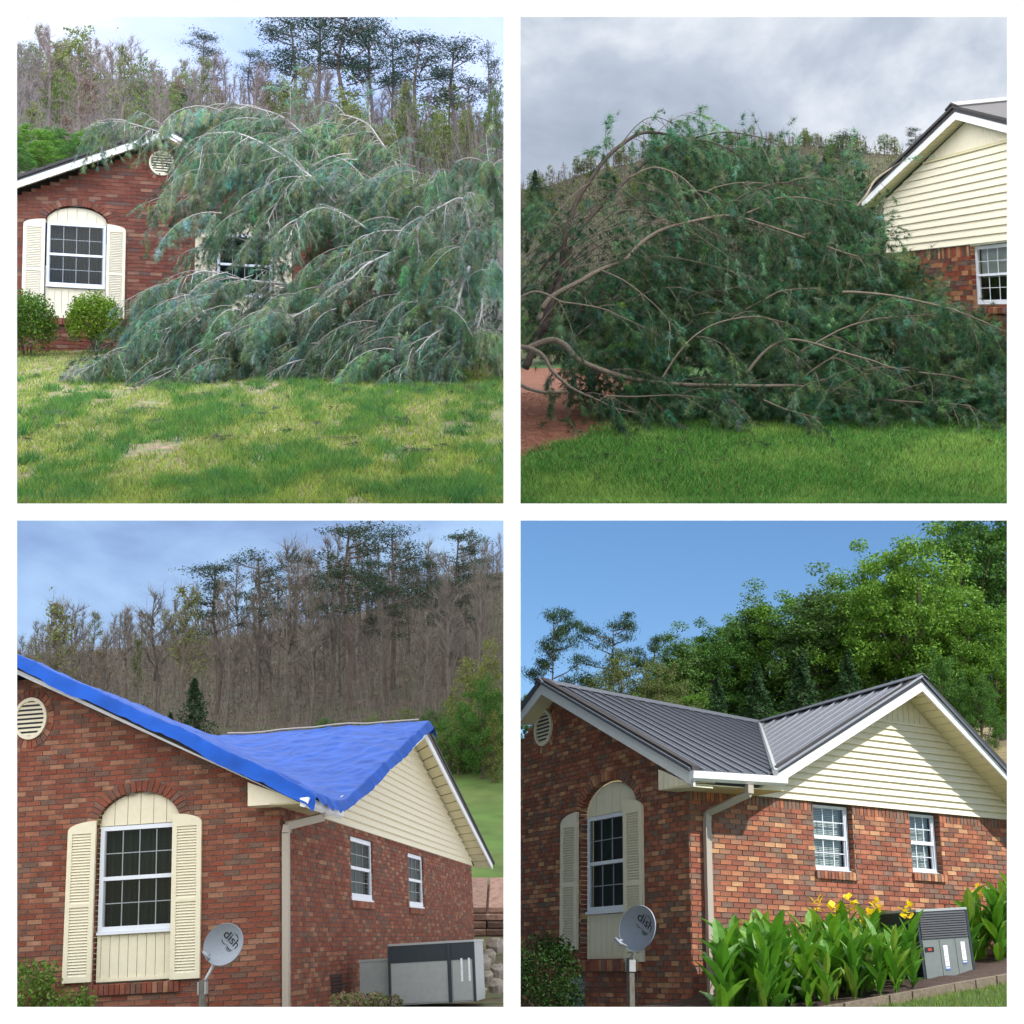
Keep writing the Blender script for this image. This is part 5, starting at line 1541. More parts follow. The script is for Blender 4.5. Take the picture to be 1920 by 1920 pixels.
for (uc, a, b) in ((-1.875, 1, -1), (1.62, 1, -1)):
    arched_window(H1, W_FRONT, uc, .595, 2.54, .35, 1.20, .52, .04)
    shutter(H1, W_FRONT, uc - 1.06, uc - .625, .54, 2.58, -1)
    shutter(H1, W_FRONT, uc + .615, uc + 1.0, .54, 2.55, 1)
    sl = put('sill', None, H1, ml=W_FRONT); brick_row(sl, uc - .66, uc + .66, .36, .52, -.06, .14, .08, PAL_C, .02)
round_vent(H1, W_FRONT, -.16, 3.96, .27, PAL_C)
rake(H1, (-.40, 4.9, 2.27), (-.40, .07, 4.42), (-1, 0, 0), .15, dark=.10)
rake(H1, (-.40, .07, 4.42), (-.40, -4.6, 2.10), (-1, 0, 0), .15, dark=.10)
soffit(H1, [(0, .07, 4.50), (0, 4.9, 2.36), (-.38, 4.9, 2.34), (-.38, .07, 4.48)], 12)
soffit(H1, [(0, .07, 4.42), (0, -4.6, 2.12), (-.38, -4.6, 2.10), (-.38, .07, 4.40)], 12)
slab(H1, 'roof_slope', [(-.46, .07, 4.68), (7, .07, 4.68), (7, 5.1, 2.42), (-.46, 5.1, 2.42)], .06, m_shingle)
slab(H1, 'roof_slope', [(-.46, .07, 4.68), (-.46, -4.8, 2.28), (7, -4.8, 2.28), (7, .07, 4.68)], .06, m_shingle)
a_ = slab(H1, 'rear_roof', [(5.0, 2.4, 4.15), (5.0, 6.5, 4.15), (2.4, 6.5, 3.3), (2.4, 2.4, 3.3)], .05, m_roof)
q = MB(); q.box((4.95, 2.4, 4.15), (5.05, 6.5, 4.2)); put('ridge_cap', q.mesh('ridge_cap', m_white), H1)

def zl1(x, d):
    px = 960 + F * x / d
    y = interp(d, (10.6, 11.5, 14, 17, 20, 22.5, 25, 28, 30, 34), (956, 944, 860, 790, 748, 716, 690, 664, 654, 648))
    return (960 - y) / F * d + .03 * math.sin(x * 1.3) * math.sin(d * .9) * min(1, (d - 10.6) / 4)
terrain('lawn', lambda d: -.36 * d - 3, lambda d: -.05, list(np.linspace(10.6, 34, 50)), zl1, m_dirt1, 60)
def zh1(x, d):
    px = 960 + F * x / d
    y0 = interp(d, (34, 55, 70, 110, 150, 200), (648, 345, 325, 262, 205, 190))
    k = min(1, max(0, (d - 55) / 95))
    y0 += k * interp(px, (32, 250, 420, 560, 700, 944), (-65, -35, 10, 60, 95, 110))
    return (960 - y0) / F * d
terrain('hillside', lambda d: -.36 * d - 6, lambda d: -.05, [34, 40, 46, 52, 56, 60, 66, 72, 80, 90, 100, 110, 120, 135, 150, 170, 200], zh1, m_hill1, 50)

# grass of the first lawn: patches of green tufts, yellow green and bare earth
def lawn_points(n, d0, d1, pxa, pxb, seed):
    r = np.random.default_rng(seed)
    y = r.random(n)
    d = d0 + (d1 - d0) * y ** 1.35
    x = (pxa - 30 + (pxb - pxa + 60) * r.random(n) - 960) / F * d
    return x, d, r
x, d, r = lawn_points(130000, 11.0, 30, 0, 944, 21)
x = np.minimum(x, -.06)
pat = fbm(x * 1.7, d * .42, 3); fine = fbm(x * 5.2, d * 1.5, 9); bare = fbm(x * 2.4 + 9, d * .62, 17)
left = np.clip((-(x / d) - .20) / .15, 0, 1)                       # the lawn is drier towards its left end
vf = fbm(x * 11, d * 3.4, 12)
dark = (pat * .30 + fine * .42 + vf * .28 - .08 * left)
keep = ~((bare > .665) & (r.random(len(x)) < .9))
x, d, dark, left = x[keep], d[keep], dark[keep], left[keep]
z = np.array([zl1(a, b) for a, b in zip(x, d)])
k = np.clip((dark - .33 + .10 * (r.random(len(dark)) - .5)) / .36, 0, 1)[:, None]
C = (np.array([[.36, .42, .075]]) * (1 - k) + np.array([[.075, .215, .045]]) * k) * (.5 + 1.0 * r.random((len(x), 1)))
dr = r.random(len(x)) < .05 + .10 * left
C[dr] = np.array([.30, .28, .11]) * (.7 + .6 * r.random((dr.sum(), 1)))
grass('grass', M4, np.stack([x, d, z], 1), .035 + .07 * k[:, 0], .006, C, .45)
# coarse tufts standing out of the first lawn
tx, td, r = lawn_points(2200, 11.2, 24, 20, 944, 23)
kp = (fbm(tx * 1.7, td * .42, 3) * .55 + fbm(tx * 5.2, td * 1.5, 9) * .45) > .53
tx, td = tx[kp], td[kp]
rep_ = 46
x = np.repeat(tx, rep_) + r.normal(size=len(tx) * rep_) * .055; d = np.repeat(td, rep_) + r.normal(size=len(td) * rep_) * .06
x = np.minimum(x, -.06)
z = np.array([zl1(a, b) for a, b in zip(x, d)])
tone = np.repeat(r.random((len(tx), 1)), rep_, 0)
C = (np.array([[.05, .17, .05]]) * (1 - tone) + np.array([[.14, .30, .05]]) * tone) * (.55 + .9 * r.random((len(x), 1)))
grass('grass_tufts', M4, np.stack([x, d, z], 1), .05 + .08 * np.repeat(r.random(len(tx)), rep_), .0055, C, .6, 9)

def fallen_pine_1():
    base = V(860, 560, 25.5)
    o = thing('fallen_pine_tree', 'big fallen white pine sprawling over the brick gable with pale drooping limbs'.replace('white pine', 'pine'), 'fallen tree', vat(base))
    nd = Needles(5); nd.xmax = -.08 - base.x
    T0 = lambda px, py, d: V(px, py, d) - base
    lim = [  # (points in the picture, distance at both ends, radii)
        ([(590, 400), (520, 345), (426, 305), (365, 280), (312, 253), (241, 231), (198, 231), (165, 253)], 26.5, 28.2, .05, .012),
        ([(640, 400), (615, 330), (585, 272), (559, 243), (524, 217), (488, 205), (450, 196), (421, 200), (381, 222)], 26, 27.2, .055, .012),
        ([(690, 470), (655, 415), (626, 381), (595, 343), (564, 317), (540, 298), (488, 267), (436, 248), (402, 258), (376, 277)], 25.5, 25.2, .065, .014),
        ([(800, 460), (770, 380), (749, 322), (737, 300), (711, 262), (690, 234), (661, 220), (630, 215), (616, 227), (602, 260)], 26.5, 27, .055, .012),
        ([(880, 430), (872, 385), (861, 372), (830, 386), (792, 410), (778, 440)], 24.2, 23.6, .05, .018),
        ([(800, 470), (770, 440), (740, 433), (702, 436), (668, 457), (642, 478)], 24.4, 23.9, .04, .012),
        ([(745, 470), (704, 488), (683, 500), (654, 528), (616, 557), (571, 583), (520, 610)], 24.0, 23.0, .05, .014),
        ([(880, 500), (866, 538), (855, 583), (844, 609), (809, 630), (780, 661), (749, 695), (730, 716)], 23.4, 22.2, .05, .012),
        ([(600, 560), (540, 535), (483, 528), (436, 521), (388, 509), (341, 521), (293, 543), (246, 581)], 24.5, 24.5, .05, .012),
        ([(480, 640), (421, 626), (395, 600), (374, 578), (341, 582)], 23.2, 23, .035, .012),
        ([(488, 607), (440, 622), (421, 626), (392, 645), (364, 666), (317, 697), (280, 716)], 23, 22.2, .035, .010),
        ([(360, 600), (310, 618), (265, 638), (227, 659), (186, 678), (150, 700)], 23, 22.3, .035, .010),
        ([(620, 580), (560, 590), (488, 607), (430, 640), (390, 660)], 23.5, 22.6, .03, .010),
        ([(784, 540), (783, 550), (780, 618), (770, 642)], 23.6, 23.2, .022, .014),
        ([(900, 380), (905, 340), (930, 305), (944, 298)], 26, 26, .035, .015),
        ([(600, 360), (575, 330), (545, 345), (520, 380), (500, 420)], 25.4, 24.8, .035, .012),
        ([(690, 430), (640, 400), (600, 390), (560, 410), (540, 450)], 24.6, 24.1, .035, .012),
        ([(905, 560), (900, 600), (880, 640), (850, 670)], 23.2, 22.6, .03, .010),
        ([(560, 520), (500, 470), (440, 445), (400, 450), (375, 470)], 25.5, 26, .03, .010),
        ([(520, 420), (460, 380), (400, 365), (340, 368), (295, 385)], 27, 27.6, .03, .010),
        ([(700, 620), (660, 640), (600, 665), (540, 682)], 23.0, 22.4, .03, .010)]
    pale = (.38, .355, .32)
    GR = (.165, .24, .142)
    for (pp, d0, d1, r0, r1) in lim:
        m = len(pp)
        pts = catmull([T0(a, b, d0 + (d1 - d0) * i / (m - 1)) for i, (a, b) in enumerate(pp)], 5)
        limb_part(o, pts, r0 * .58, r1 * .6, pale if d0 < 26 else (.32, .29, .26))
        side_branches(o, nd, pts, .010, pale, .32, .75, (-.25, -.1, -.35), GR, 14, .115, .0029)
        L_ = 0
        for i in range(2, len(pts)):
            seg = pts[i] - pts[i - 1]; L_ += seg.length
            cnt = max(1, int(seg.length * 26))
            for _ in range(cnt):
                p = pts[i - 1].lerp(pts[i], nd.r.random())
                t = np.array(seg.normalized())
                dv = t * nd.r.uniform(-.1, .9) + np.array([nd.r.normal() * .65 - .15, nd.r.normal() * .5 - .15, nd.r.uniform(-1.0, .1)])
                nd.twig(p, dv, nd.r.uniform(.35, .95), GR, pale if nd.r.random() < .6 else (.3, .25, .22), .8, 15, .115, .0029, 8, nd.r.random() < .8)
    poly = [(140, 712), (152, 660), (205, 610), (255, 580), (300, 545), (345, 515), (400, 500), (470, 515), (515, 505), (515, 450), (470, 430), (400, 420), (360, 400), (290, 400), (300, 378), (370, 362), (350, 330), (300, 300), (330, 275), (372, 262), (392, 225), (450, 198), (490, 208), (540, 222), (605, 218), (660, 222), (702, 242), (735, 285), (790, 295), (818, 325), (868, 325), (900, 312), (946, 300), (946, 688), (890, 662), (842, 688), (740, 712), (700, 680), (560, 688), (430, 680), (350, 690), (285, 716)]
    holes = [(545, 490, 42, 34), (640, 460, 26, 18)]
    def depth1(px, py):
        d = interp(py, (200, 330, 450, 600, 716), (27.0, 25.6, 24.2, 23.0, 22.2))
        return 27.7 if (px < 400 and py < 450) else d
    cnt = 0
    while cnt < 1500:                                  # inner growth coloured darker, standing for shade inside the mass
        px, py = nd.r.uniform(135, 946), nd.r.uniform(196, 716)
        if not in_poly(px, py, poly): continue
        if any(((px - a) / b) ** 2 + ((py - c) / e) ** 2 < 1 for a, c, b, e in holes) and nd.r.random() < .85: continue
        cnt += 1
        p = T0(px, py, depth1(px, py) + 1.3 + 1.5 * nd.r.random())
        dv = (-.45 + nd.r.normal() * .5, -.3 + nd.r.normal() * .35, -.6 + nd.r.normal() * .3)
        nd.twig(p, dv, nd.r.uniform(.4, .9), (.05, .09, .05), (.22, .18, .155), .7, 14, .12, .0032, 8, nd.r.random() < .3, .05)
    cnt = 0; tries = 0
    while cnt < 215 and tries < 9000:                  # drooping fronds, each with its own tone
        tries += 1
        px, py = nd.r.uniform(140, 936), nd.r.uniform(200, 690)
        if not in_poly(px, py, poly): continue
        if any(((px - a) / (b * 1.3)) ** 2 + ((py - c) / (e * 1.3)) ** 2 < 1 for a, c, b, e in holes): continue
        if px < 430 and py > 560 and nd.r.random() < .75 or px < 250: continue
        if px < 420 and py < 470 and nd.r.random() < .6 or px < 345 and py < 350: continue
        if 250 < px < 425 and py < 350: continue                         # the round vent stays in view
        if 360 < px < 640 and 345 < py < 505 and nd.r.random() < .88: continue   # and so does part of the second window
        cnt += 1
        d0 = depth1(px, py) + .9 * nd.r.random() ** 1.5
        p = T0(px, py, d0)
        ang = nd.r.normal() * .35
        lean = np.array([-.85 + ang + (max(0, px - 760) / 260), -.45 + nd.r.normal() * .2, (.25 if py < 480 else .0) + nd.r.normal() * .2])
        lean /= np.linalg.norm(lean)
        L_ = nd.r.uniform(.8, 1.7); k = 7; P = [np.array(p)]
        dd = lean.copy()
        for i in range(k):
            dd = dd + np.array([nd.r.normal() * .06, nd.r.normal() * .05, -.20]); dd /= np.linalg.norm(dd); P.append(P[-1] + dd * L_ / k)
        tone = nd.r.uniform(.75, 1.5)
        colf = (GR[0] * tone * nd.r.uniform(.85, 1.12), GR[1] * tone, GR[2] * tone * nd.r.uniform(.85, 1.2))
        nd.tw.tube([tuple(q) for q in P], .009, .003, 4, pale if nd.r.random() < .32 else (.24, .21, .18), False)
        for i in range(1, k + 1):
            for _ in range(5):
                q = P[i - 1] + (P[i] - P[i - 1]) * nd.r.random()
                dv = (P[i] - P[i - 1]) / (L_ / k) * .55 + np.array([nd.r.normal() * .22, nd.r.normal() * .25 - .1, -.75 + nd.r.normal() * .15])
                nd.twig(q, dv, L_ * nd.r.uniform(.22, .42), colf, (.3, .27, .24), .45, 19, .125, .0027, 7, nd.r.random() < .12, .05)
    # broken trunk, mostly inside the mass
    limb_part(o, catmull([T0(926, 556, 25.8), T0(892, 522, 25.2), T0(858, 492, 24.6)], 5), .075, .06, (.12, .09, .075), 'trunk')
    sp = MB()
    for k in range(7):
        b = T0(852 + k * 2, 486 + (k % 3) * 6, 24.5); sp.tube([b, b + Vector((-.05 + .02 * k, -.05, .16 + .05 * (k % 3)))], .03, .004, 4, (.55, .38, .24))
    put('splinters', sp.mesh('splinters', m_bark), o, kind='stuff')
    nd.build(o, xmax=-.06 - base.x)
fallen_pine_1()

for i, (px, py, h, w, lab) in enumerate(((50, 674, 1.22, .95, 'darker green rounded shrub at the left edge under the window'), (178, 654, 1.02, .98, 'bright green rounded shrub right of the window panel, touched by pine tips'))):
    dd = 27.6 if i == 0 else 28.0
    bush(lab, vat(V(px, py, dd)), None, h * 1.12, w, ((.07, .15, .018), (.13, .23, .02))[i], ((.12, .21, .02), (.22, .32, .025))[i], 8000, .026, 20 + i, 'clipped shrubs under the first window')

def tops1(px): return interp(px, (32, 90, 180, 250, 300, 340, 400, 440, 480, 540, 600, 700, 800, 870, 944), (58, 45, 60, 70, 95, 100, 95, 118, 125, 120, 110, 120, 140, 150, 130))
T1r = random.Random(11)
BQ = [proto('bareq%d' % i, lambda i=i: bare_proto(170 + i, ((.15, .125, .11), (.17, .13, .11), (.14, .12, .105), (.18, .145, .12))[i], None, 0, 20, .19 + .03 * (i % 2), 800, .25)) for i in range(4)]
for i in range(185):
    px = 20 + 925 * ((i * .618034 + .1) % 1.0); d = T1r.uniform(62, 150)
    if px > 560 and T1r.random() < .45: d = T1r.uniform(60, 95)
    yb = ground_at(zh1, px, d); t = tops1(px)
    yt = t + T1r.uniform(-10, 50) if i % 3 == 0 else t + T1r.uniform(30, 190)
    if px > 620 and i % 2: yt = max(yt, 210)
    k = T1r.random()
    if k < .70: pr, lab, nm = BQ[i % 4], 'bare grey brown tree on the hillside above the fallen pine', 'bare_tree'
    elif k < .86: pr, lab, nm = BB[i % 3], 'budding tree with thin buds on the hillside above the fallen pine', 'budding_tree'
    else: pr, lab, nm = SP[i % 2], 'spring tree in fresh yellow green leaf on the hillside above the fallen pine', 'spring_tree'
    lab = '%s %s, %s' % (size_word(yb - min(yt, yb - 90)), lab.replace(' on the hillside above the fallen pine', ''), zone(px, 20, 945, Z1N))
    tree(nm, pr, lab, px, yb, min(yt, yb - 90), d, 'trees on the hillside over the fallen pine', T1r.uniform(.9, 1.35), i)
for i, (px, yt, d, sx, lab) in enumerate(((545, 34, 92, 1.1, 'pine with a wide flat crown, first of the row of tall pines from the left'), (600, 18, 88, 1.15, 'leaning double pine with a dark crown touching the top edge'), (650, 12, 86, 1.1, 'tallest leaning pine of the row, crown cut by the top edge'),
        (692, 48, 90, 1.0, 'pine with a long bare trunk right of the tallest leaning pine'), (735, 60, 96, .9, 'thin pine in the middle of the row of tall pines'), (788, 66, 94, 1.1, 'pine with dense dark crown, third from the right end of the row'), (852, 82, 90, 1.15, 'pine with layered plates of needles, second from the right end of the row'), (925, 92, 94, 1.0, 'thin pine at the right end of the row, by the frame edge'), (382, 62, 120, 1.0, 'dark pine tip standing alone over the hill ridge left of the tall row'), (470, 98, 125, .9, 'small pine tip right of the lone one on the ridge'))):
    tree('pine_tree', PP[i % 3], lab, px, ground_at(zh1, px, d), yt, d, 'tall pines over the hillside', 1.3 * sx, i + 5)
for i, (px, yb, yt, d, sx) in enumerate(((50, 330, 232, 56, 2.0), (110, 318, 240, 58, 2.0), (165, 300, 240, 60, 1.8), (220, 290, 245, 62, 1.8), (80, 325, 262, 54, 1.9), (140, 310, 262, 55, 1.9), (200, 300, 255, 57, 1.7), (30, 335, 270, 52, 1.6))):
    tree('bush', LP[(1, 3)[i % 2]], 'dense green thicket bush at the hill foot left of the gable roof', px, yb, yt, d, 'green thicket behind the roof at left', sx, i)
for i, (px, yb, yt, d, sx, lab) in enumerate(((345, 262, 165, 80, 1.2, 'dark evergreen on the hillside above the roof peak'), (760, 300, 150, 75, .8, 'dark cedar among the tall pines'))):
    tree('evergreen_tree', EV, lab, px, yb, yt, d, 'evergreens on the hillside over the fallen pine', sx * 1.2, i)
for i, (px, yb, yt, d, sx) in enumerate(((660, 330, 190, 66, 1.0), (780, 340, 180, 66, 1.1), (830, 345, 215, 64, 1.2), (930, 340, 150, 68, 1.0), (720, 335, 230, 62, 1.3), (270, 250, 105, 110, 1.1), (505, 280, 150, 95, 1.2), (610, 300, 175, 85, 1.0), (875, 335, 200, 72, .9))):
    tree('spring_tree', SP[i % 2], 'loose yellow green spring tree between the trunks over the fallen pine', px, yb, yt, d, 'spring trees behind the fallen pine', sx, i + 2)

# ------------------------------------------------------------------ second yard: pine heap before the siding gable (top right)
P2W = (976, 32, 1888, 944)
H2 = thing('brick_house', 'cream sided gable end above red brick behind the dark fallen pine heap', 'house', M4 @ FR2)
PAL_D = [srgb(*c) for c in ((120, 62, 46), (108, 54, 42), (134, 80, 56), (96, 56, 48), (150, 104, 72), (112, 74, 60), (90, 66, 58), (164, 120, 88), (126, 66, 50), (104, 84, 76))]
brick_wall(H2, FR2, W_SIDE, lambda v: (-5.0, 4.5), -2.2, 1.37, .115, .34, PAL_D, P2W, [(.0, 2.2, 0, 1.33)], soldier=(1.10, 1.36), quota=200, rd=.16, inview=lambda x, y: x > 1690 and y < 600)
window_unit(H2, W_SIDE, .01, 2.19, .0, 1.31, .10, 4, 2, .075, False, .55)
sl = put('sill', None, H2); brick_row(sl, -.03, 2.25, -.2, -.04, -.06, .16, .11, PAL_D, .03)
def g2(v): return (.35 - (4.12 - v) / .262, .35 + (4.12 - v) / .262)
siding(H2, W_SIDE, lambda v: (max(-5.0, g2(v)[0]), min(4.5, g2(v)[1])), 1.38, 3.42, .17)
gv = MB(); gv.prism([(g2(3.44)[0], 0, 3.44), (g2(3.44)[1], 0, 3.44), (.35, 0, 4.16)], (0, .02, 0)); gvo = put('gable_louvre', gv.mesh('gable_louvre', m_cream_dark), H2)
boards(gvo, W_SIDE, g2(3.46)[0] + .05, g2(3.46)[1] - .05, 3.47, lambda u: 4.13 - abs(u - .35) * .262, 30, -.03, m_cream)
tb = MB(); tb.box((g2(3.44)[0], -.06, 3.41), (g2(3.44)[1], 0, 3.46)); put('trim_board', tb.mesh('trim_board', m_cream_dark), H2)
rake(H2, (.35, -.34, 4.15), (-5.75, -.34, 2.66), (0, -1, 0), .17, dark=.13)
rake(H2, (4.6, -.34, 3.10), (.35, -.34, 4.15), (0, -1, 0), .17, dark=.13)
soffit(H2, [(.35, 0, 4.15), (-5.75, 0, 2.62), (-5.75, -.33, 2.62), (.35, -.33, 4.13)], 26)
soffit(H2, [(4.6, 0, 3.10), (.35, 0, 4.15), (.35, -.33, 4.13), (4.6, -.33, 3.08)], 14)
slab(H2, 'roof_slope', [(.35, -.40, 4.47), (.35, 7, 4.47), (-5.9, 7, 2.93), (-5.9, -.40, 2.93)], .06, m_shingle)
slab(H2, 'roof_slope', [(.35, -.40, 4.47), (4.7, -.40, 3.40), (4.7, 7, 3.40), (.35, 7, 4.47)], .06, m_shingle)
q = MB(); q.prism([(.0, -.42, 4.42), (.35, -.42, 4.53), (.7, -.42, 4.42), (.7, -.42, 4.39), (.35, -.42, 4.49), (.0, -.42, 4.39)], (0, 6, 0)); put('ridge_cap', q.mesh('ridge_cap', m_darkmetal), H2)

def zl2(x, d):
    px = 960 + F * x / d
    y = interp(d, (23.2, 24, 25.2, 26.5, 28, 30, 33, 36, 42, 48), (955, 944, 885, 836, 800, 772, 745, 720, 690, 670))
    return (960 - y) / F * d
def straw_edge(px): return interp(px, (940, 976, 1050, 1110, 1150, 1200, 1230), (868, 860, 838, 818, 800, 782, 772))
ds = list(np.linspace(23.2, 46, 46))
def split_terrain(name, keep, m):
    b = MB(); nx = 120
    for i in range(len(ds) - 1):
        for j in range(nx):
            q = []
            for (dd, jj) in ((ds[i], j), (ds[i], j + 1), (ds[i + 1], j + 1), (ds[i + 1], j)):
                x = .06 + (.357 * dd + 1.2) * jj / nx; q.append((x, dd, zl2(x, dd)))
            c = Vector(q[0]).lerp(Vector(q[2]), .5); px, py = pix(c)
            st = py < straw_edge(px) and py > 690 if px < 1230 else False
            if st == keep: b.face(q)
    return put(name, b.mesh(name, m, True), mw=M4, kind='structure')
split_terrain('lawn', False, m_dirt2)
split_terrain('pine_straw_bed', True, m_straw)
N2 = 150000
r = np.random.default_rng(41)
d = 23.6 + 8.0 * r.random(N2) ** 1.25
x = ((950 + 960 * r.random(N2)) - 960) / F * d
x = np.maximum(x, .08)
z = np.array([zl2(a, b) for a, b in zip(x, d)])
px = 960 + F * x / d; py = 960 - F * z / d
ed_ = np.interp(px, (940, 976, 1050, 1110, 1150, 1200, 1230), (868, 860, 838, 818, 800, 782, 772)) + 14 * (fbm(x * 3, d * 2, 8) - .5) * 2
keep = ~((px < 1230) & (py < ed_)) | ((px < 1230) & (py > ed_ - 9) & (r.random(N2) < .3))
x, d, z = x[keep], d[keep], z[keep]
pt = fbm(x * .8, d * .9, 31)
k = np.clip((pt - .35) / .3, 0, 1)[:, None]
C = (np.array([[.095, .245, .045]]) * (1 - k) + np.array([[.21, .36, .075]]) * k) * (.35 + 1.3 * r.random((len(x), 1)))
yl = r.random(len(x)) < .08; C[yl] = np.array([.34, .36, .12]) * (.7 + .6 * r.random((yl.sum(), 1)))
grass('grass', M4, np.stack([x, d, z], 1), .11, .011, C, .55, 5)
# loose straw on the bed
n = 16000
d = 25.0 + 9 * r.random(n); x = (960 + 270 * r.random(n) - 960) / F * d + .06
z = np.array([zl2(a, b) for a, b in zip(x, d)]); px = 960 + F * x / d; py = 960 - F * z / d
keep = py < np.interp(px, (940, 976, 1050, 1110, 1150, 1200, 1230), (868, 860, 838, 818, 800, 782, 772)) - 2
P = np.stack([x, d, z + .01], 1)[keep]; n = len(P); a = r.random(n) * 6.28
D = np.stack([np.cos(a), np.sin(a), .12 * r.random(n)], 1) * (.07 + .1 * r.random((n, 1))); S = np.stack([-np.sin(a), np.cos(a), np.zeros(n)], 1) * .006
put('pine_straw', tri_mesh('pine_straw', np.stack([P - S, P + S, P + D], 1), shade((.30, .115, .06), n, r, .5, (.36, .2, .11), .3), m_grass), mw=M4, kind='stuff')

# the far hill and its wood
def zh2(x, d):
    px = 960 + F * x / d
    rg = interp(px, (900, 976, 1040, 1090, 1150, 1230, 1330, 1400, 1500, 1560, 1620, 1700, 1800, 1950), (372, 358, 346, 326, 312, 298, 282, 276, 272, 276, 286, 292, 300, 310))
    k = min(1, max(0, (d - 230) / 200))
    b0 = 705 if d < 240 else 640
    return (960 - (b0 + (rg - b0) * k)) / F * d if d <= 430 else (960 - rg - (d - 430) * .4) / F * d
terrain('far_hill', lambda d: .1, lambda d: .36 * d + 30, [230, 260, 290, 320, 350, 380, 405, 430, 470, 520], zh2, m_hill2, 60)
FT = [proto('far%d' % i, lambda i=i: bare_proto(270 + i, (.17, .14, .12), ((.22, .25, .08), (.26, .18, .12), (.17, .22, .07), (.22, .19, .15))[i], 700, 12, .24, 500, .3)) for i in range(4)]
T2 = random.Random(5)
cnt = 0
for i in range(280):
    px = 965 + 790 * ((i * .618034) % 1.0)
    d = 430 - 200 * T2.random() ** 1.6 if i % 5 else 428
    yb = 960 - zh2((px - 960) / F * d, d) / d * F
    hgt = T2.uniform(20, 44) if d > 400 else T2.uniform(32, 60)
    if yb > 430: continue
    kind = T2.random()
    if kind < .55: pr, lab, nm = FT[i % 4], 'small budding tree in the wood on the far hill under grey cloud', 'budding_tree'
    elif kind < .95: pr, lab, nm = SP[i % 2], 'small yellow green tree in the wood on the far hill under grey cloud', 'spring_tree'
    else: pr, lab, nm = EV, 'small dark evergreen in the wood on the far hill under grey cloud', 'evergreen_tree'
    lab = '%s under grey cloud, %s' % (lab.replace(' in the wood on the far hill under grey cloud', ''), zone(px, 965, 1755, Z2N))
    tree(nm, pr, lab, px, yb, yb - hgt, d, 'trees on the far hill under grey cloud', T2.uniform(1.0, 1.5), i)
for i, (px, yb, yt, d, sx, pr, lab) in enumerate(((1578, 420, 250, 60, 1.1, PP[1], 'ragged dark pine top bending left, standing just left of the cream gable'), (1610, 430, 300, 58, 1.3, EV, 'dark evergreen tip behind the low end of the gable roof'), (1715, 330, 240, 70, 1.0, PP[0], 'pine tip peeping over the slope of the cream gable roof'), (1003, 420, 318, 60, 1.6, EV, 'dark green tree at the left edge behind the dark pine heap'))):
    tree('pine_tree', pr, lab, px, yb, yt, d, 'dark trees right behind the second pine heap', sx * 1.2, i)

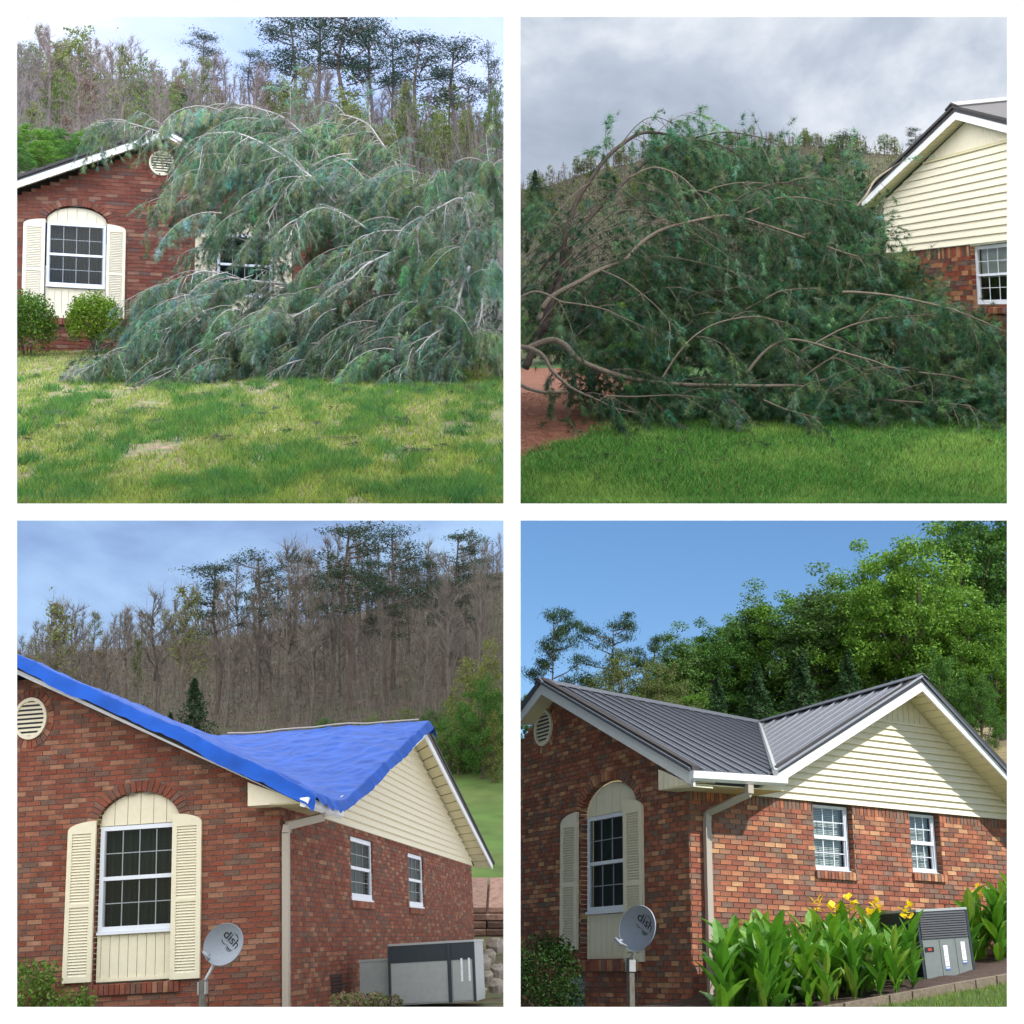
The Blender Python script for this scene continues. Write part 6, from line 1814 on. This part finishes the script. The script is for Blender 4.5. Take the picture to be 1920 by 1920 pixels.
def fallen_pine_2():
    base = V(1010, 680, 29.0)
    o = thing('fallen_pine_tree', 'dark fallen pine heap with brown arching limbs lying against the cream sided gable', 'fallen tree', vat(base))
    nd = Needles(6)
    T0 = lambda px, py, d: V(px, py, d) - base
    br = (.065, .052, .044); tan = (.145, .118, .092)
    lim = [
        ([(985, 690), (1000, 655), (1016, 616), (1035, 547), (1052, 500), (1059, 445), (1069, 412), (1083, 374), (1109, 334), (1137, 296), (1171, 267), (1201, 250), (1232, 249), (1266, 256), (1297, 262), (1332, 266), (1361, 277), (1389, 296)], 29, 31, .13, .02, br, 1),
        ([(1020, 620), (1045, 540), (1076, 448), (1104, 410), (1133, 379), (1152, 360), (1178, 334), (1209, 305), (1237, 284), (1266, 267), (1300, 258)], 29, 31, .11, .03, br, 1),
        ([(1178, 334), (1213, 317), (1237, 315), (1273, 329), (1304, 357), (1332, 391)], 30, 29.5, .035, .014, tan, 1),
        ([(1010, 600), (1030, 560), (1090, 526), (1128, 505), (1171, 488), (1201, 457), (1237, 433), (1275, 421), (1313, 412), (1349, 405), (1384, 407), (1432, 421), (1491, 440), (1532, 455), (1574, 471), (1610, 481), (1650, 490)], 28.5, 30, .085, .02, tan, 1),
        ([(1351, 400), (1384, 372), (1432, 350), (1463, 343), (1510, 348)], 29.6, 30, .03, .012, br, 1),
        ([(1320, 362), (1346, 350), (1392, 342), (1432, 343)], 30, 30, .024, .012, tan, 1),
        ([(1400, 400), (1432, 386), (1456, 372), (1494, 370), (1527, 374), (1565, 386), (1590, 400)], 29.8, 30, .04, .014, tan, 1),
        ([(1155, 280), (1171, 262), (1190, 239), (1213, 222), (1237, 221), (1262, 232)], 30.5, 31, .022, .01, br, .6),
        ([(1304, 258), (1344, 249), (1380, 249), (1432, 260), (1465, 276)], 31, 31, .035, .014, br, .8),
        ([(985, 655), (1031, 638), (1059, 647), (1083, 673), (1118, 690), (1166, 706), (1213, 716), (1273, 721), (1332, 723), (1432, 724), (1491, 724), (1539, 733), (1598, 743), (1658, 750), (1729, 755), (1800, 759), (1821, 762)], 28.6, 28.2, .115, .025, tan, .8),
        ([(975, 650), (997, 654), (1019, 668), (1035, 695), (1057, 716), (1076, 730), (1118, 749), (1156, 766), (1213, 778)], 28.4, 27.6, .085, .02, tan, .4),
        ([(970, 716), (976, 721), (995, 730), (1028, 736), (1064, 734)], 28, 28, .07, .05, tan, .1),
        ([(1128, 749), (1142, 743), (1190, 744), (1261, 741), (1316, 746), (1380, 752)], 28, 27.8, .035, .014, tan, .7),
        ([(970, 580), (976, 550), (1000, 524), (1023, 495), (1050, 460)], 29.5, 29.5, .06, .03, br, .4),
        ([(965, 562), (976, 557), (1000, 547), (1023, 551), (1054, 566), (1083, 570), (1130, 579), (1166, 595), (1202, 611), (1240, 630)], 28.2, 28.4, .045, .014, tan, .6),
        ([(1128, 507), (1166, 524), (1202, 550), (1232, 576), (1256, 604)], 28.4, 28, .026, .012, tan, .6),
        ([(1242, 709), (1261, 678), (1289, 642), (1323, 616), (1361, 601), (1403, 594), (1432, 595), (1470, 604)], 28, 28.4, .035, .014, tan, .9),
        ([(1400, 700), (1432, 661), (1468, 639), (1510, 640), (1574, 659), (1634, 676), (1674, 690), (1729, 699), (1788, 706), (1836, 722), (1888, 734)], 28.4, 28.6, .055, .018, tan, .9),
        ([(1500, 660), (1532, 642), (1574, 619), (1617, 604), (1669, 595), (1764, 589)], 28.6, 29, .038, .012, tan, .9),
        ([(1580, 548), (1605, 548), (1669, 554), (1741, 569), (1788, 581), (1836, 600), (1888, 623)], 29, 28.6, .05, .02, tan, .9),
        ([(1380, 590), (1432, 562), (1468, 545), (1536, 540)], 29, 29.2, .032, .012, tan, .9),
        ([(1242, 640), (1300, 600), (1290, 560), (1340, 545), (1400, 560)], 28.8, 29, .026, .012, br, .9),
        ([(1591, 402), (1622, 369), (1641, 338), (1672, 315)], 31.5, 32.5, .05, .03, (.24, .2, .15), .2),
        ([(1600, 392), (1605, 350), (1592, 312)], 31.6, 31.6, .026, .012, tan, .2),
        ([(1491, 724), (1515, 700), (1560, 670), (1586, 655)], 28.2, 28.2, .022, .01, tan, .5),
        ([(1658, 750), (1680, 735), (1735, 717)], 28.2, 28.1, .02, .01, tan, .5),
        ([(1560, 735), (1590, 715), (1640, 690), (1674, 690)], 28.2, 28.2, .018, .01, tan, .5),
        ([(1432, 750), (1480, 770), (1540, 785)], 28, 27.4, .03, .012, tan, .5),
        ([(1640, 700), (1610, 690), (1560, 705), (1540, 720)], 28.3, 28.2, .016, .01, tan, .5)]
    for k in range(36):                                  # thin dark limbs fanning out from the root end
        r_ = nd.r; a_ = r_.uniform(965, 1100); b_ = r_.uniform(440, 690)
        L_ = r_.uniform(140, 420); up = r_.uniform(20, 190) * (1 if b_ > 480 else .5); dr_ = r_.uniform(-10, 150)
        lim.append(([(a_, b_), (a_ + L_ * .25, b_ - up * .65), (a_ + L_ * .5, b_ - up), (a_ + L_ * .75, b_ - up * .9 + dr_ * .25), (a_ + L_, b_ - up * .6 + dr_ * .6)], 28.6 + r_.random(), 28.6 + 1.5 * r_.random(), .017, .007, (br, tan)[k % 3 == 0], .16))
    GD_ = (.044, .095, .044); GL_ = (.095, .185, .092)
    for (pp, d0, d1, r0, r1, col, dens) in lim:
        m = len(pp); d0 -= .35; d1 -= .35
        pts = catmull([T0(a, b, d0 + (d1 - d0) * i / (m - 1)) for i, (a, b) in enumerate(pp)], 5)
        limb_part(o, pts, r0 * .62, r1 * .6, col)
        if dens > .35: side_branches(o, nd, pts, .009, tan, .85, 1.1, (.15, -.05, -.05), GD_ if len(pp) % 2 else GL_, 14, .16, .0046)
        for i in range(2, len(pts)):
            seg = pts[i] - pts[i - 1]; f = i / len(pts)
            for _ in range(int(seg.length * 13 * dens * max(0, f - .40) * 2 + nd.r.random() * (f > .3))):
                p = pts[i - 1].lerp(pts[i], nd.r.random()); t = np.array(seg.normalized())
                dv = t * nd.r.uniform(.2, 1.0) + np.array([nd.r.normal() * .5, nd.r.normal() * .5 - .1, nd.r.uniform(-.95, .12)])
                nd.twig(p, dv, nd.r.uniform(.5, 1.3), GD_ if nd.r.random() < .6 else GL_, col, .7, 15, .165, .0046, 7, True, .4)
    areas = [([(1225, 268), (1262, 236), (1300, 240), (1345, 266), (1440, 262), (1500, 300), (1545, 310), (1552, 262), (1590, 300), (1605, 345), (1610, 400), (1652, 392), (1668, 420), (1660, 470), (1690, 484), (1735, 500), (1738, 545), (1800, 590), (1890, 640), (1890, 795), (1500, 790), (1240, 785), (1150, 720), (1060, 655), (1050, 600), (1110, 540), (1150, 470), (1190, 400)], 2700, 1.0),
             ([(976, 470), (1040, 440), (1080, 480), (1120, 520), (1090, 620), (1050, 660), (1000, 640), (976, 650)], 150, .6),
             ([(1060, 680), (1180, 730), (1240, 785), (1180, 775), (1080, 735)], 130, .6),
             ([(976, 345), (1040, 380), (1040, 420), (976, 440)], 60, .6)]
    holes = [(1180, 430, 50, 40), (1130, 600, 45, 40), (1330, 450, 40, 20)]
    for poly, num, dn in areas:
        xs_ = [p[0] for p in poly]; ys_ = [p[1] for p in poly]; cnt = 0
        while cnt < num:
            px, py = nd.r.uniform(min(xs_), max(xs_)), nd.r.uniform(min(ys_), max(ys_))
            if not in_poly(px, py, poly): continue
            if any(((px - a) / b) ** 2 + ((py - c) / e) ** 2 < 1 for a, c, b, e in holes) and nd.r.random() < .8: continue
            cnt += 1
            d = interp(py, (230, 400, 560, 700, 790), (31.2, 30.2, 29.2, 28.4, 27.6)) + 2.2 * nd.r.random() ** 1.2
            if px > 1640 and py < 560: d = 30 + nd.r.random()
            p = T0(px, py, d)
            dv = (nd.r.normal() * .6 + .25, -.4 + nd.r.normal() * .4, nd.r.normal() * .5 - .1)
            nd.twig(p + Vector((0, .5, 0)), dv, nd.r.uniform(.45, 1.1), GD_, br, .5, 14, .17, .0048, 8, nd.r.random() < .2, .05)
    poly = areas[0][0]; cnt = 0; tries = 0
    while cnt < 420 and tries < 9000:                   # soft puffs of needles on the near side
        tries += 1
        px, py = nd.r.uniform(1050, 1890), nd.r.uniform(238, 790)
        if not in_poly(px, py, poly): continue
        if nd.r.random() > interp(py, (240, 420, 520, 790), (.35, .45, 1, 1)): continue
        cnt += 1
        d = interp(py, (230, 400, 560, 700, 790), (31.2, 30.3, 29.3, 28.5, 27.7)) + .9 * nd.r.random()
        if px > 1640 and py < 560: d = 30 + nd.r.random()
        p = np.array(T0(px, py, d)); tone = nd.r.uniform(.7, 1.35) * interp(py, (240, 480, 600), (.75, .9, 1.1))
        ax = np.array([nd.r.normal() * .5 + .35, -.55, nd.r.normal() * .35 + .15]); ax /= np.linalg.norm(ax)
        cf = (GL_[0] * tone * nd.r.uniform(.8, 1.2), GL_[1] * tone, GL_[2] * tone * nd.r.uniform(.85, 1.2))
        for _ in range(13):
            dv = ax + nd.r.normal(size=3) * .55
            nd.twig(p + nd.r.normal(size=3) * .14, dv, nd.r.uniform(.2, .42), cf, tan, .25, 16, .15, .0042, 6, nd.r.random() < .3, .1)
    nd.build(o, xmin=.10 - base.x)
fallen_pine_2()
for i, (px, py, h, w) in enumerate(((1865, 660, .9, 1.0), (1820, 640, .8, .9), (1890, 720, .8, 1.0))):
    bush('dark green shrub at the wall foot under the window, behind the pine heap', vat(V(px, py + 40, 30.2)), None, h, w, (.04, .09, .02), (.06, .11, .02), 2600, .035, 90 + i, 'shrubs under the second yard window')

for i, (px, yt, d, sx, pr) in enumerate(((985, 560, 43, 1.6, LP[3]), (1030, 600, 44, 1.6, SP[1]), (1075, 560, 45, 1.6, LP[3]), (1120, 590, 44, 1.6, SP[0]), (1165, 540, 45, 1.5, LP[3]), (1210, 560, 43, 1.6, SP[1]), (1255, 520, 45, 1.5, LP[3]), (1300, 540, 44, 1.5, LP[1]), (1345, 560, 45, 1.6, LP[3]), (1390, 540, 43, 1.6, LP[3]), (1440, 560, 44, 1.6, LP[1]), (1490, 540, 45, 1.5, LP[3]), (1540, 520, 44, 1.5, LP[3]), (1590, 540, 45, 1.5, LP[3]))):
    tree('thicket_bush', pr, 'leafy thicket bush glimpsed through gaps behind the second pine heap', px, 690, yt, d, 'thicket behind the second pine heap', sx, i)

# undergrowth that closes the woods
OLV = [(.11, .10, .05), (.15, .12, .07), (.12, .14, .04), (.17, .19, .05), (.13, .10, .075)]
brush_wood('woodland_brush', zh1, (0, 942), (58, 150), 42000, 2.3, (STEMS, OLV), 301, .008, .6)
brush_wood('woodland_brush', zt3, (0, 940), (66, 160), 42000, 2.4, (STEMS, [(.085, .075, .055), (.10, .085, .065), (.085, .09, .045), (.10, .115, .045)]), 302, .008, .55)
brush_wood('woodland_brush', zh2, (965, 1760), (235, 432), 40000, 4.0, (STEMS, [(.11, .11, .055), (.14, .17, .05), (.14, .12, .07), (.17, .21, .06), (.09, .14, .04)]), 303, .035, .5)

# torn sprigs and twigs lying on the lawns
def debris(name, zf, spots, col, tcol, seed, nl, nw, xmin=None, xmax=None):
    nd = Needles(seed)
    o = put(name, None, mw=M4, kind='stuff')
    for (px, d) in spots:
        x = (px - 960) / F * d
        a = nd.r.uniform(0, 6.28)
        nd.twig((x, d, zf(x, d) + .07), (math.cos(a), math.sin(a), .05), nd.r.uniform(.15, .4), col, tcol, .12, 9, nl, nw, 4, True, .2)
    T = np.concatenate(nd.T); C = np.concatenate(nd.C)
    bpy.data.objects.remove(o)
    put(name, tri_mesh(name, T, C, m_needle), mw=M4, kind='stuff')
    put('fallen_twigs', nd.tw.mesh('fallen_twigs', m_bark), mw=M4, kind='stuff')
rd_ = random.Random(3)
debris('pine_sprigs', zl1, [(rd_.uniform(60, 925), 23 - 9 * rd_.random() ** 2.2) for _ in range(120)], (.12, .17, .09), (.25, .19, .14), 61, .10, .004)
debris('pine_sprigs', zl2, [(rd_.uniform(1000, 1880), 28.4 - 3.6 * rd_.random() ** 1.8) for _ in range(110)], (.07, .12, .055), (.22, .16, .11), 62, .14, .005)
